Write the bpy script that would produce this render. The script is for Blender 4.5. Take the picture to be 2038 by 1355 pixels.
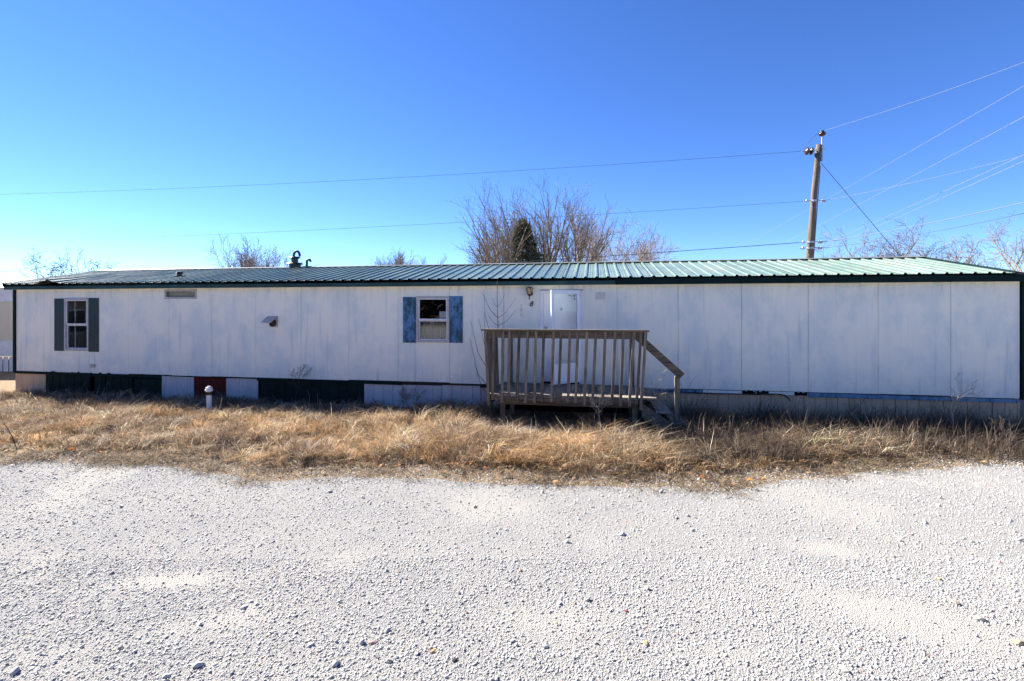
import bpy, math, random
import numpy as np
from mathutils import Vector, Matrix

# ------------------------------------------------------------------ clear
for o in list(bpy.data.objects):
    bpy.data.objects.remove(o, do_unlink=True)
scene = bpy.context.scene
COL = scene.collection
R = math.radians

# ------------------------------------------------------------------ camera
cam_d = bpy.data.cameras.new('camera')
cam = bpy.data.objects.new('camera', cam_d)
COL.objects.link(cam)
cam.location = (0, 0, 2.2)
cam.rotation_euler = (R(90), 0, 0)
cam_d.sensor_width = 36
cam_d.lens = 36 * 950 / 2038
cam_d.shift_y = -0.0306
cam_d.clip_start = 0.05
cam_d.clip_end = 2000
scene.camera = cam

# ------------------------------------------------------------------ sky + sun
SUN_AZ, SUN_EL = R(-58.7), R(38)          # azimuth from +Y towards +X
SUN = Vector((math.sin(SUN_AZ) * math.cos(SUN_EL), math.cos(SUN_AZ) * math.cos(SUN_EL), math.sin(SUN_EL)))
world = bpy.data.worlds.new('World')
scene.world = world
world.use_nodes = True
wn = world.node_tree
wn.nodes.clear()
sky = wn.nodes.new('ShaderNodeTexSky')
sky.sky_type = 'NISHITA'
sky.sun_disc = False
sky.sun_elevation = SUN_EL
sky.sun_rotation = SUN_AZ
sky.altitude = 200
sky.air_density = 0.7
sky.dust_density = 0.0
sky.ozone_density = 6.0
bg = wn.nodes.new('ShaderNodeBackground')
bg.inputs['Strength'].default_value = 0.058
wo = wn.nodes.new('ShaderNodeOutputWorld')
hs = wn.nodes.new('ShaderNodeHueSaturation')
hs.inputs['Saturation'].default_value = 1.13
hs.inputs['Hue'].default_value = 0.510
wn.links.new(sky.outputs[0], hs.inputs['Color'])
wn.links.new(hs.outputs[0], bg.inputs[0])
wn.links.new(bg.outputs[0], wo.inputs[0])
sl = bpy.data.lights.new('sun', 'SUN')
sl.energy = 4.2
sl.angle = R(0.5)
sl.color = (1.0, 0.945, 0.86)
so = bpy.data.objects.new('sun', sl)
COL.objects.link(so)
so.rotation_euler = (-SUN).to_track_quat('-Z', 'Y').to_euler()
so.location = (-20, 12, 30)

# ------------------------------------------------------------------ exposure
scene.view_settings.view_transform = 'Standard'
scene.view_settings.look = 'None'
scene.view_settings.exposure = 2.2
scene.view_settings.gamma = 1.0
scene.view_settings.use_curve_mapping = False
scene.render.engine = 'CYCLES'

# ------------------------------------------------------------------ helpers
TH = R(9.76)                               # the home stands slightly askew to the view
CORNER = Vector((-13.21, 12.69, 0))        # ground point under its left front corner
HM = Matrix.Translation(CORNER) @ Matrix.Rotation(-TH, 4, 'Z')
HL = 22.94                                 # length of the home


def hw(s, d, z=0.0):
    """home coordinates (along front, depth behind front wall, height) to world"""
    return HM @ Vector((s, d, z))


def tag(o, label=None, cat=None, group=None, kind=None):
    if label: o['label'] = label
    if cat: o['category'] = cat
    if group: o['group'] = group
    if kind: o['kind'] = kind
    return o


def empty(name, mat=None, parent=None):
    o = bpy.data.objects.new(name, None)
    o.empty_display_size = 0.2
    COL.objects.link(o)
    if parent: o.parent = parent
    if mat is not None: o.matrix_local = mat
    return o


class MB:
    """collects simple shapes into one mesh"""
    def __init__(s):
        s.v = []; s.f = []

    def add(s, verts, faces):
        b = len(s.v)
        s.v.extend([tuple(p) for p in verts])
        s.f.extend([tuple(b + i for i in f) for f in faces])
        return s

    def box(s, x0, x1, y0, y1, z0, z1):
        v = [(x0, y0, z0), (x1, y0, z0), (x1, y1, z0), (x0, y1, z0), (x0, y0, z1), (x1, y0, z1), (x1, y1, z1), (x0, y1, z1)]
        return s.add(v, [(0, 3, 2, 1), (4, 5, 6, 7), (0, 1, 5, 4), (1, 2, 6, 5), (2, 3, 7, 6), (3, 0, 4, 7)])

    def bar(s, p, q, w, h, up=(0, 0, 1)):
        """rectangular bar from p to q"""
        p = Vector(p); q = Vector(q); t = (q - p).normalized(); up = Vector(up)
        if abs(t.dot(up)) > .98: up = Vector((0, 1, 0))
        a = t.cross(up).normalized() * (w / 2); b = a.cross(t).normalized() * (h / 2)
        v = [p - a - b, p + a - b, p + a + b, p - a + b, q - a - b, q + a - b, q + a + b, q - a + b]
        return s.add(v, [(0, 3, 2, 1), (4, 5, 6, 7), (0, 1, 5, 4), (1, 2, 6, 5), (2, 3, 7, 6), (3, 0, 4, 7)])

    def tube(s, pts, rad, n=6, cap=True):
        pts = [Vector(p) for p in pts]
        if not hasattr(rad, '__len__'): rad = [rad] * len(pts)
        t0 = (pts[1] - pts[0]).normalized()
        ref = Vector((0, 0, 1)) if abs(t0.z) < .9 else Vector((1, 0, 0))
        a = t0.cross(ref).normalized()
        base = len(s.v); m = len(pts)
        for i, p in enumerate(pts):
            t = (pts[min(i + 1, m - 1)] - pts[max(i - 1, 0)]).normalized()
            a = (a - t * a.dot(t))
            a = a.normalized() if a.length > 1e-6 else t.orthogonal().normalized()
            b = t.cross(a)
            for k in range(n):
                an = 2 * math.pi * k / n
                s.v.append(tuple(p + (a * math.cos(an) + b * math.sin(an)) * rad[i]))
        for i in range(m - 1):
            for k in range(n):
                k2 = (k + 1) % n
                s.f.append((base + i * n + k, base + i * n + k2, base + (i + 1) * n + k2, base + (i + 1) * n + k))
        if cap:
            s.f.append(tuple(base + k for k in reversed(range(n))))
            s.f.append(tuple(base + (m - 1) * n + k for k in range(n)))
        return s

    def lathe(s, prof, n=16, c=(0, 0, 0), axis='Z'):
        base = len(s.v)
        for r, h in prof:
            for k in range(n):
                a = 2 * math.pi * k / n
                x, y = r * math.cos(a), r * math.sin(a)
                q = (x, y, h) if axis == 'Z' else ((h, x, y) if axis == 'X' else (x, h, y))
                s.v.append((c[0] + q[0], c[1] + q[1], c[2] + q[2]))
        for i in range(len(prof) - 1):
            for k in range(n):
                k2 = (k + 1) % n
                s.f.append((base + i * n + k, base + i * n + k2, base + (i + 1) * n + k2, base + (i + 1) * n + k))
        s.f.append(tuple(base + k for k in reversed(range(n))))
        s.f.append(tuple(base + (len(prof) - 1) * n + k for k in range(n)))
        return s

    def mesh(s, name, mat, smooth=False):
        me = bpy.data.meshes.new(name)
        me.from_pydata(s.v, [], s.f)
        me.update()
        if mat: me.materials.append(mat)
        if smooth:
            me.polygons.foreach_set('use_smooth', [True] * len(me.polygons))
        return me

    def build(s, name, mat, parent=None, smooth=False):
        return link(name, s.mesh(name, mat, smooth), parent)


def link(name, me, parent=None, loc=None):
    o = bpy.data.objects.new(name, me)
    COL.objects.link(o)
    if parent: o.parent = parent
    if loc is not None: o.location = loc
    return o


def np_mesh(name, verts, tris, mat, col=None, parent=None, smooth=False):
    me = bpy.data.meshes.new(name)
    verts = np.asarray(verts, np.float32); tris = np.asarray(tris, np.int32)
    me.vertices.add(len(verts)); me.vertices.foreach_set('co', verts.ravel())
    me.loops.add(tris.size); me.loops.foreach_set('vertex_index', tris.ravel())
    me.polygons.add(len(tris))
    me.polygons.foreach_set('loop_start', np.arange(0, tris.size, 3, dtype=np.int32))
    me.update(calc_edges=True)
    if smooth: me.polygons.foreach_set('use_smooth', np.ones(len(tris), bool))
    if col is not None:
        a = me.color_attributes.new('col', 'FLOAT_COLOR', 'POINT')
        c = np.ones((len(verts), 4), np.float32); c[:, :3] = col
        a.data.foreach_set('color', c.ravel())
    if mat: me.materials.append(mat)
    return link(name, me, parent)


# ------------------------------------------------------------------ noise for layout
_rs = np.random.RandomState(7)
_G = _rs.rand(256, 256)


def vn(x, y, sc=1.0, ox=0.0):
    x = np.asarray(x, float) * sc + ox + 500.3; y = np.asarray(y, float) * sc + ox * 1.7 + 500.7
    xi = np.floor(x).astype(int); yi = np.floor(y).astype(int)
    fx = x - xi; fy = y - yi
    fx = fx * fx * (3 - 2 * fx); fy = fy * fy * (3 - 2 * fy)
    g = lambda i, j: _G[i % 256, j % 256]
    return (g(xi, yi) * (1 - fx) + g(xi + 1, yi) * fx) * (1 - fy) + (g(xi, yi + 1) * (1 - fx) + g(xi + 1, yi + 1) * fx) * fy


def fbm(x, y, sc=1.0, ox=0.0):
    return (vn(x, y, sc, ox) + .5 * vn(x, y, sc * 2.1, ox + 9) + .25 * vn(x, y, sc * 4.3, ox + 23)) / 1.75


def dust_mask(x, y):
    g = lambda cx, cy, a, b, sx, sy: np.exp(-(((x - cx) * math.cos(a) + (y - cy) * math.sin(a)) / sx) ** 2 - ((-(x - cx) * math.sin(a) + (y - cy) * math.cos(a)) / sy) ** 2) * b
    m = g(2.75, 3.42, -.45, 1.5, .62, .26) + g(2.95, 4.35, -.2, 1.1, .42, .16) + g(.25, 3.38, .1, .9, .5, .22) + g(-2.75, 3.85, .1, .9, .6, .14) + g(-2.1, 3.35, .2, .7, .4, .12) + g(1.35, 3.05, 0, .6, .35, .12)
    m = m * (.45 + 1.0 * fbm(x, y, 4.0, 77)) + .5 * np.clip((fbm(x, y, .8, 300) - .62) * 9, 0, 1)
    return np.clip(m, 0, 1)


EDGE = np.array([(-60, 9.2), (-26, 9.0), (-14, 8.2), (-10, 7.5), (-7.7, 7.21), (-6.2, 7.15), (-4.46, 6.88), (-3.4, 6.45), (-2.23, 6.55), (-.79, 6.36),
                 (.54, 6.33), (1.49, 6.18), (2.75, 6.12), (3.65, 6.5), (4.91, 6.82), (6.46, 6.97), (7.5, 7.0), (12, 6.9), (20, 6.6), (60, 6.0)])


def edge(x):
    return np.interp(x, EDGE[:, 0], EDGE[:, 1]) + .30 * (fbm(x, x * 0, 1.1, 3) - .5) + .10 * (fbm(x, x * 0, 4.3, 13) - .5)


def sd_of(x, y):
    """world xy to home coordinates"""
    dx = np.asarray(x) - CORNER.x; dy = np.asarray(y) - CORNER.y
    return dx * math.cos(TH) - dy * math.sin(TH), dx * math.sin(TH) + dy * math.cos(TH)


def ground_z(x, y):
    x = np.asarray(x, float); y = np.asarray(y, float)
    e = edge(x)
    g = np.clip((y - e) / .8, 0, 1)              # 0 on gravel, 1 in the grass
    s, d = sd_of(x, y)
    near = np.clip((-d - .2) / .8, 0, 1)
    z = .05 * (fbm(x, y, .35, 5) - .5) * (1 - g) + .10 * (fbm(x, y, .8, 2) - .35) * g * near
    far = np.clip((np.abs(x) + np.abs(y - 8) - 30) / 20, 0, 1)
    return z * (1 - far)


# ------------------------------------------------------------------ materials
MATS = {}


def nodes_of(name):
    m = bpy.data.materials.new(name)
    m.use_nodes = True
    nt = m.node_tree
    bs = nt.nodes['Principled BSDF']
    return m, nt, bs


def nd(nt, typ, **kw):
    n = nt.nodes.new(typ)
    for k, v in kw.items():
        if k.startswith('i_'):
            key = k[2:]
            n.inputs[int(key) if key.isdigit() else key.replace('_', ' ')].default_value = v
        else:
            setattr(n, k, v)
    return n


def mixc(nt, fac, a, b, blend='MIX'):
    n = nt.nodes.new('ShaderNodeMix'); n.data_type = 'RGBA'; n.blend_type = blend
    for sock, val in ((n.inputs[0], fac), (n.inputs[6], a), (n.inputs[7], b)):
        if hasattr(val, 'is_linked') or hasattr(val, 'links'): nt.links.new(val, sock)
        elif isinstance(val, (tuple, list)): sock.default_value = (*val[:3], 1)
        else: sock.default_value = val
    return n.outputs[2]


def noise(nt, vec, scale=(1, 1, 1), sc=1.0, detail=4, rough=.6, lo=.4, hi=.6):
    mp = nd(nt, 'ShaderNodeMapping'); mp.inputs['Scale'].default_value = scale
    nt.links.new(vec, mp.inputs[0])
    n = nd(nt, 'ShaderNodeTexNoise'); n.inputs['Scale'].default_value = sc
    n.inputs['Detail'].default_value = detail; n.inputs['Roughness'].default_value = rough
    nt.links.new(mp.outputs[0], n.inputs['Vector'])
    r = nd(nt, 'ShaderNodeMapRange'); r.inputs[1].default_value = lo; r.inputs[2].default_value = hi
    nt.links.new(n.outputs[0], r.inputs[0])
    return r.outputs[0], n.outputs[0]


def bump(nt, bs, h, strength=.3, dist=.01):
    b = nd(nt, 'ShaderNodeBump'); b.inputs['Strength'].default_value = strength; b.inputs['Distance'].default_value = dist
    nt.links.new(h, b.inputs['Height']); nt.links.new(b.outputs[0], bs.inputs['Normal'])


def objvec(nt):
    """object coordinates shifted by a per-object random so that copies differ"""
    tc = nd(nt, 'ShaderNodeTexCoord'); oi = nd(nt, 'ShaderNodeObjectInfo')
    mul = nd(nt, 'ShaderNodeMath', operation='MULTIPLY'); mul.inputs[1].default_value = 37.0
    nt.links.new(oi.outputs['Random'], mul.inputs[0])
    ad = nd(nt, 'ShaderNodeVectorMath', operation='ADD')
    nt.links.new(tc.outputs['Object'], ad.inputs[0]); nt.links.new(mul.outputs[0], ad.inputs[1])
    return ad.outputs[0], oi.outputs['Random']


def mat_simple(name, c, rough=.6, c2=None, scale=(8, 8, 8), metal=0, spec=.5, bstr=0.0, lo=.35, hi=.65):
    m, nt, bs = nodes_of(name)
    bs.inputs['Roughness'].default_value = rough; bs.inputs['Metallic'].default_value = metal
    bs.inputs['Specular IOR Level'].default_value = spec
    v, rnd = objvec(nt)
    f, raw = noise(nt, v, scale, 1.0, 5, .65, lo, hi)
    c2 = c2 or tuple(x * .75 for x in c)
    out = mixc(nt, f, c2, c)
    nt.links.new(out, bs.inputs['Base Color'])
    if bstr: bump(nt, bs, raw, bstr, .004)
    MATS[name] = m
    return m


def mat_attr(name, rough=.8, transl=0.0, spec=.2, bump_s=0):
    m, nt, bs = nodes_of(name)
    a = nd(nt, 'ShaderNodeAttribute', attribute_name='col')
    bs.inputs['Roughness'].default_value = rough; bs.inputs['Specular IOR Level'].default_value = spec
    nt.links.new(a.outputs['Color'], bs.inputs['Base Color'])
    if transl:
        tr = nd(nt, 'ShaderNodeBsdfTranslucent'); nt.links.new(a.outputs['Color'], tr.inputs[0])
        mx = nd(nt, 'ShaderNodeMixShader'); mx.inputs[0].default_value = transl
        nt.links.new(bs.outputs[0], mx.inputs[1]); nt.links.new(tr.outputs[0], mx.inputs[2])
        nt.links.new(mx.outputs[0], nt.nodes['Material Output'].inputs[0])
    if bump_s:
        tc = nd(nt, 'ShaderNodeTexCoord')
        f, raw = noise(nt, tc.outputs['Object'], (1, 1, 1), 180, 3, .6)
        bump(nt, bs, raw, bump_s, .003)
    MATS[name] = m
    return m


def mat_siding():
    m, nt, bs = nodes_of('painted_siding')
    tc = nd(nt, 'ShaderNodeTexCoord'); ob = tc.outputs['Object']
    bs.inputs['Roughness'].default_value = .55; bs.inputs['Specular IOR Level'].default_value = .3
    streak, sraw = noise(nt, ob, (2.6, 1, .5), 1.6, 6, .62, .38, .64)
    fine, fraw = noise(nt, ob, (22, 1, .8), 1.5, 5, .6, .40, .66)
    patch, praw = noise(nt, ob, (1.5, 1, .95), 1.0, 5, .62, .45, .60)
    base = mixc(nt, streak, (.85, .825, .71), (.90, .86, .725))
    base = mixc(nt, patch, base, (.70, .735, .685))
    f2 = nd(nt, 'ShaderNodeMath', operation='MULTIPLY'); f2.inputs[1].default_value = .30
    nt.links.new(fine, f2.inputs[0])
    base = mixc(nt, f2.outputs[0], base, (.88, .845, .72))
    # old darker paint showing through in narrow runs
    thin, traw = noise(nt, ob, (9, 1, .45), 1.0, 3, .5, .60, .70)
    t2 = nd(nt, 'ShaderNodeMath', operation='MULTIPLY'); t2.inputs[1].default_value = .36
    nt.links.new(thin, t2.inputs[0])
    base = mixc(nt, t2.outputs[0], base, (.42, .47, .52))
    # grime below the eave
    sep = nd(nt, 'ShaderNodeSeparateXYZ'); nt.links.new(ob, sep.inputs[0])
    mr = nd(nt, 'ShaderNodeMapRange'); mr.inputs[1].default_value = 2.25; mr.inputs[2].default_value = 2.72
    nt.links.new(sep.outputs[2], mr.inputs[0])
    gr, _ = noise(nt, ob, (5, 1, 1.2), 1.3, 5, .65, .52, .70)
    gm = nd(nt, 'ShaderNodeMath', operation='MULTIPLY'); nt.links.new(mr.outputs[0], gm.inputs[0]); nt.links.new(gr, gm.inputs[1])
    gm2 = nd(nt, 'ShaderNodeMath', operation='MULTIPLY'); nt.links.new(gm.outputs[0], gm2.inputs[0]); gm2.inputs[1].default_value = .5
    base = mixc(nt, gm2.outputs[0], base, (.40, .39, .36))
    mr2 = nd(nt, 'ShaderNodeMapRange'); mr2.inputs[1].default_value = .95; mr2.inputs[2].default_value = .55
    nt.links.new(sep.outputs[2], mr2.inputs[0])
    sp_n, _ = noise(nt, ob, (6, 1, 3.5), 1.4, 6, .7, .50, .72)
    sm = nd(nt, 'ShaderNodeMath', operation='MULTIPLY'); nt.links.new(mr2.outputs[0], sm.inputs[0]); nt.links.new(sp_n, sm.inputs[1])
    sm2 = nd(nt, 'ShaderNodeMath', operation='MULTIPLY'); nt.links.new(sm.outputs[0], sm2.inputs[0]); sm2.inputs[1].default_value = .45
    base = mixc(nt, sm2.outputs[0], base, (.44, .40, .35))
    drip, _ = noise(nt, ob, (26, 1, .55), 1.0, 4, .6, .66, .78)
    dm = nd(nt, 'ShaderNodeMath', operation='MULTIPLY'); nt.links.new(drip, dm.inputs[0]); dm.inputs[1].default_value = .42
    base = mixc(nt, dm.outputs[0], base, (.46, .47, .47))
    nt.links.new(base, bs.inputs['Base Color'])
    # faint rolled grooves every 20 cm
    fr = nd(nt, 'ShaderNodeMath', operation='MULTIPLY'); fr.inputs[1].default_value = 1 / .2035
    nt.links.new(sep.outputs[0], fr.inputs[0])
    fc = nd(nt, 'ShaderNodeMath', operation='FRACT'); nt.links.new(fr.outputs[0], fc.inputs[0])
    pp = nd(nt, 'ShaderNodeMath', operation='PINGPONG'); pp.inputs[1].default_value = .5; nt.links.new(fc.outputs[0], pp.inputs[0])
    gq = nd(nt, 'ShaderNodeMapRange'); gq.inputs[1].default_value = 0; gq.inputs[2].default_value = .035
    nt.links.new(pp.outputs[0], gq.inputs[0])
    ad = nd(nt, 'ShaderNodeMath', operation='MULTIPLY_ADD'); nt.links.new(sraw, ad.inputs[0]); ad.inputs[1].default_value = .9
    nt.links.new(gq.outputs[0], ad.inputs[2])
    dent, draw = noise(nt, ob, (1.4, 1, 1.1), 1.6, 2, .4)
    ad2 = nd(nt, 'ShaderNodeMath', operation='MULTIPLY_ADD'); nt.links.new(draw, ad2.inputs[0]); ad2.inputs[1].default_value = 4.0; nt.links.new(ad.outputs[0], ad2.inputs[2])
    bump(nt, bs, ad2.outputs[0], .35, .006)
    MATS['painted_siding'] = m


def mat_wood(name, scale, c1=(.235, .20, .165), c2=(.10, .085, .07)):
    m, nt, bs = nodes_of(name)
    v, rnd = objvec(nt)
    bs.inputs['Roughness'].default_value = .85; bs.inputs['Specular IOR Level'].default_value = .2
    f, raw = noise(nt, v, scale, 1.0, 6, .65, .34, .62)
    k, _ = noise(nt, v, (4, 4, 4), 1.0, 3, .5, .62, .74)
    base = mixc(nt, f, c2, c1)
    base = mixc(nt, k, base, (.085, .088, .055))
    mr = nd(nt, 'ShaderNodeMapRange'); mr.inputs[3].default_value = .58; mr.inputs[4].default_value = 1.2
    nt.links.new(rnd, mr.inputs[0])
    base = mixc(nt, 1.0, base, mr.outputs[0], 'MULTIPLY')
    nt.links.new(base, bs.inputs['Base Color'])
    bump(nt, bs, raw, .5, .004)
    MATS[name] = m


def mat_shutter(name, c1, c2, c3, lo, hi):
    m, nt, bs = nodes_of(name)
    v, rnd = objvec(nt)
    bs.inputs['Roughness'].default_value = .6
    f, raw = noise(nt, v, (7, 7, 2.6), 1.0, 5, .7, lo, hi)
    g, _ = noise(nt, v, (12, 12, 5), 1.0, 4, .6, .58, .64)
    b = mixc(nt, f, c1, c2); b = mixc(nt, g, b, c3)
    nt.links.new(b, bs.inputs['Base Color'])
    bump(nt, bs, raw, .25, .004)
    MATS[name] = m


def mat_roof():
    m, nt, bs = nodes_of('green_roof_metal')
    v, rnd = objvec(nt)
    bs.inputs['Roughness'].default_value = .38; bs.inputs['Specular IOR Level'].default_value = .55
    f, raw = noise(nt, v, (1.5, 1.2, 1.2), 1.0, 5, .6, .35, .65)
    b = mixc(nt, f, (.125, .19, .150), (.165, .235, .188))
    g2, _ = noise(nt, v, (.8, 3.5, 3.5), 1.0, 6, .7, .50, .70)
    b = mixc(nt, g2, b, (.175, .16, .125))
    mr = nd(nt, 'ShaderNodeMapRange'); mr.inputs[3].default_value = .80; mr.inputs[4].default_value = 1.12
    nt.links.new(rnd, mr.inputs[0])
    b = mixc(nt, 1.0, b, mr.outputs[0], 'MULTIPLY')
    nt.links.new(b, bs.inputs['Base Color'])
    r2 = nd(nt, 'ShaderNodeMapRange'); r2.inputs[3].default_value = .24; r2.inputs[4].default_value = .36
    nt.links.new(f, r2.inputs[0]); nt.links.new(r2.outputs[0], bs.inputs['Roughness'])
    MATS['green_roof_metal'] = m


def mat_glass():
    m, nt, bs = nodes_of('window_glass')
    bs.inputs['Base Color'].default_value = (.93, .96, .95, 1)
    bs.inputs['Roughness'].default_value = .0
    bs.inputs['IOR'].default_value = 1.52
    bs.inputs['Transmission Weight'].default_value = 1.0
    MATS['window_glass'] = m
    # thin storm-door glass that lets daylight pass
    m, nt, bs = nodes_of('storm_glass')
    tr = nd(nt, 'ShaderNodeBsdfTransparent'); tr.inputs[0].default_value = (.95, .97, .98, 1)
    gl = nd(nt, 'ShaderNodeBsdfGlossy'); gl.inputs['Roughness'].default_value = .02
    fr = nd(nt, 'ShaderNodeFresnel'); fr.inputs[0].default_value = 1.28
    mx = nd(nt, 'ShaderNodeMixShader')
    nt.links.new(fr.outputs[0], mx.inputs[0]); nt.links.new(tr.outputs[0], mx.inputs[1]); nt.links.new(gl.outputs[0], mx.inputs[2])
    nt.links.new(mx.outputs[0], nt.nodes['Material Output'].inputs[0])
    MATS['storm_glass'] = m


def mat_ground():
    m, nt, bs = nodes_of('thatch_soil')
    tc = nd(nt, 'ShaderNodeTexCoord'); ob = tc.outputs['Object']
    bs.inputs['Roughness'].default_value = .95; bs.inputs['Specular IOR Level'].default_value = .1
    f, raw = noise(nt, ob, (1, 1, 1), 2.2, 6, .7, .35, .65)
    g, graw = noise(nt, ob, (1, 1, 1), 38, 5, .7, .35, .65)
    b = mixc(nt, f, (.10, .075, .05), (.21, .15, .09))
    b = mixc(nt, g, b, (.27, .20, .12))
    nt.links.new(b, bs.inputs['Base Color'])
    bump(nt, bs, graw, .8, .03)
    MATS['thatch_soil'] = m


def mat_gravel():
    m, nt, bs = nodes_of('crushed_limestone')
    tc = nd(nt, 'ShaderNodeTexCoord'); ob = tc.outputs['Object']
    bs.inputs['Roughness'].default_value = .95; bs.inputs['Specular IOR Level'].default_value = .15
    vo = nd(nt, 'ShaderNodeTexVoronoi'); vo.inputs['Scale'].default_value = 95; nt.links.new(ob, vo.inputs['Vector'])
    vo2 = nd(nt, 'ShaderNodeTexVoronoi'); vo2.inputs['Scale'].default_value = 210; nt.links.new(ob, vo2.inputs['Vector'])
    big, braw = noise(nt, ob, (1, 1, 1), .9, 5, .6, .40, .64)
    fine, fraw = noise(nt, ob, (1, 1, 1), 260, 4, .7, .3, .7)
    sepc = nd(nt, 'ShaderNodeSeparateColor'); nt.links.new(vo.outputs['Color'], sepc.inputs[0])
    b = mixc(nt, sepc.outputs[0], (.255, .250, .243), (.345, .338, .327))
    b = mixc(nt, big, b, (.345, .330, .308))
    fm = nd(nt, 'ShaderNodeMath', operation='MULTIPLY'); fm.inputs[1].default_value = .35; nt.links.new(fine, fm.inputs[0])
    b = mixc(nt, fm.outputs[0], b, (.185, .182, .178))
    at = nd(nt, 'ShaderNodeAttribute', attribute_name='col'); sc_ = nd(nt, 'ShaderNodeSeparateColor'); nt.links.new(at.outputs['Color'], sc_.inputs[0])
    b = mixc(nt, sc_.outputs[0], b, (.385, .362, .328))
    nt.links.new(b, bs.inputs['Base Color'])
    s = nd(nt, 'ShaderNodeMath', operation='MULTIPLY_ADD'); nt.links.new(vo2.outputs['Distance'], s.inputs[0]); s.inputs[1].default_value = .5
    nt.links.new(vo.outputs['Distance'], s.inputs[2])
    inv = nd(nt, 'ShaderNodeMath', operation='MULTIPLY'); inv.inputs[1].default_value = -1; nt.links.new(s.outputs[0], inv.inputs[0])
    mid, mraw = noise(nt, ob, (1, 1, 1), 34, 6, .75)
    inv2 = nd(nt, 'ShaderNodeMath', operation='MULTIPLY_ADD'); inv2.inputs[1].default_value = 1.2; nt.links.new(mraw, inv2.inputs[0]); nt.links.new(inv.outputs[0], inv2.inputs[2])
    bump(nt, bs, inv2.outputs[0], 1.0, .012)
    MATS['crushed_limestone'] = m


mat_siding(); mat_roof(); mat_glass(); mat_ground(); mat_gravel()
mat_wood('wood_upright', (26, 26, 2.2), (.26, .215, .16), (.085, .070, .050)); mat_wood('wood_along', (2.2, 26, 26), (.26, .215, .155), (.08, .066, .047)); mat_wood('wood_deep', (26, 2.2, 26), (.29, .255, .215), (.14, .12, .10))
mat_shutter('green_shutter_paint', (.008, .028, .029), (.013, .040, .041), (.007, .023, .026), .3, .7)
mat_shutter('blue_shutter_paint', (.014, .070, .105), (.075, .20, .38), (.012, .045, .045), .46, .56)
mat_shutter('blue_skirt_paint', (.05, .14, .21), (.13, .27, .40), (.03, .07, .09), .40, .60)
mat_simple('worn_green_fascia', (.030, .085, .082), .65, (.014, .045, .045), (2.2, 8, 8), spec=.2)
mat_simple('dark_green_fascia', (.004, .020, .018), .7, (.003, .013, .012), (3, 8, 8), spec=.12)
mat_simple('dark_green_skirt', (.013, .027, .022), .7, (.007, .014, .012), (3, 3, 6), spec=.1)
mat_simple('tan_skirt', (.70, .475, .29), .6, (.52, .35, .22), (3, 3, 1.2))
mat_simple('lilac_skirt', (.56, .53, .53), .5, (.46, .44, .45), (6, 6, 1.0))
mat_simple('pink_skirt', (.50, .385, .38), .6, (.42, .32, .31), (4, 4, 1.5))
mat_simple('red_skirt', (.11, .018, .013), .6, (.07, .012, .009), (6, 6, 1.5), spec=.15)
mat_simple('white_frame', (.74, .74, .76), .4, (.60, .60, .62), (6, 6, 6))
mat_simple('window_aluminium', (.50, .49, .48), .4, (.36, .35, .34), (9, 9, 9))
mat_simple('door_white', (.86, .86, .84), .4, (.80, .81, .80), (2, 2, 2))
mat_simple('storm_white', (.82, .83, .86), .35, (.74, .76, .80), (3, 3, 3))
mat_simple('black_paint', (.012, .012, .012), .45)
mat_simple('dark_cavity', (.010, .008, .007), .95, (.004, .0035, .003), (9, 9, 9), spec=.05)
mat_simple('amber_glass', (.55, .42, .22), .25)
mat_simple('galvanised', (.50, .51, .53), .4, (.36, .37, .39), (9, 9, 9), .6)
mat_simple('light_cable', (.22, .24, .29), .8, (.18, .20, .25), spec=.1)
mat_simple('dark_cable', (.045, .05, .06), .6)
mat_simple('pole_wood', (.165, .13, .098), .9, (.07, .055, .042), (14, 14, 1.2), bstr=.4)
mat_simple('brown_porcelain', (.035, .014, .010), .3)
mat_simple('pvc_white', (.78, .78, .78), .35, (.66, .65, .63), (12, 12, 12))
mat_simple('vent_green', (.030, .055, .055), .5, (.018, .035, .035), (12, 12, 12))
mat_simple('ridge_metal', (.20, .20, .18), .42, (.13, .14, .125), (2, 9, 9))
mat_simple('beige_plate', (.45, .435, .41), .6, (.40, .385, .36), (12, 12, 12))
mat_simple('faded_plate', (.64, .62, .56), .7, (.58, .56, .51), (12, 12, 12))
mat_simple('curtain', (.42, .40, .37), .9, (.30, .285, .265), (40, 4, 1))
mat_simple('interior_dark', (.06, .05, .042), .9, (.04, .034, .03))
mat_simple('cream_siding', (.66, .60, .45), .6, (.58, .53, .40), (10, 10, .8))
mat_simple('tan_lap', (.46, .33, .22), .7, (.36, .26, .175), (2, 10, 10))
mat_simple('shingle', (.055, .05, .045), .9, (.03, .028, .026), (12, 12, 12))
mat_simple('bark_grey', (.27, .215, .16), .9, (.15, .118, .088), (6, 6, 2))
mat_simple('bark_pale', (.38, .305, .23), .9, (.25, .195, .145), (6, 6, 2))
mat_simple('bark_dark', (.10, .08, .068), .9, (.055, .045, .04), (6, 6, 2))
mat_simple('stem_dark', (.075, .052, .045), .8, (.045, .033, .03), (20, 20, 4))
mat_simple('stem_straw', (.50, .42, .31), .85, (.34, .27, .19), (20, 20, 4))
mat_simple('stem_brown', (.20, .145, .10), .85, (.12, .088, .062), (20, 20, 4))
mat_simple('needle_green', (.050, .078, .034), .8, (.028, .045, .020), (2, 2, 2))
mat_attr('dry_grass', .8, .30, .15)
mat_attr('loose_stone', .95, 0, .15, .35)
mat_attr('leaf_litter', .85, .2, .15)

# ------------------------------------------------------------------ ground and gravel lot
def grid_axis(parts):
    out = []
    for a, b, st in parts:
        out.extend(np.arange(a, b, st))
    return np.array(sorted(set(np.round(out, 4))))


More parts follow.
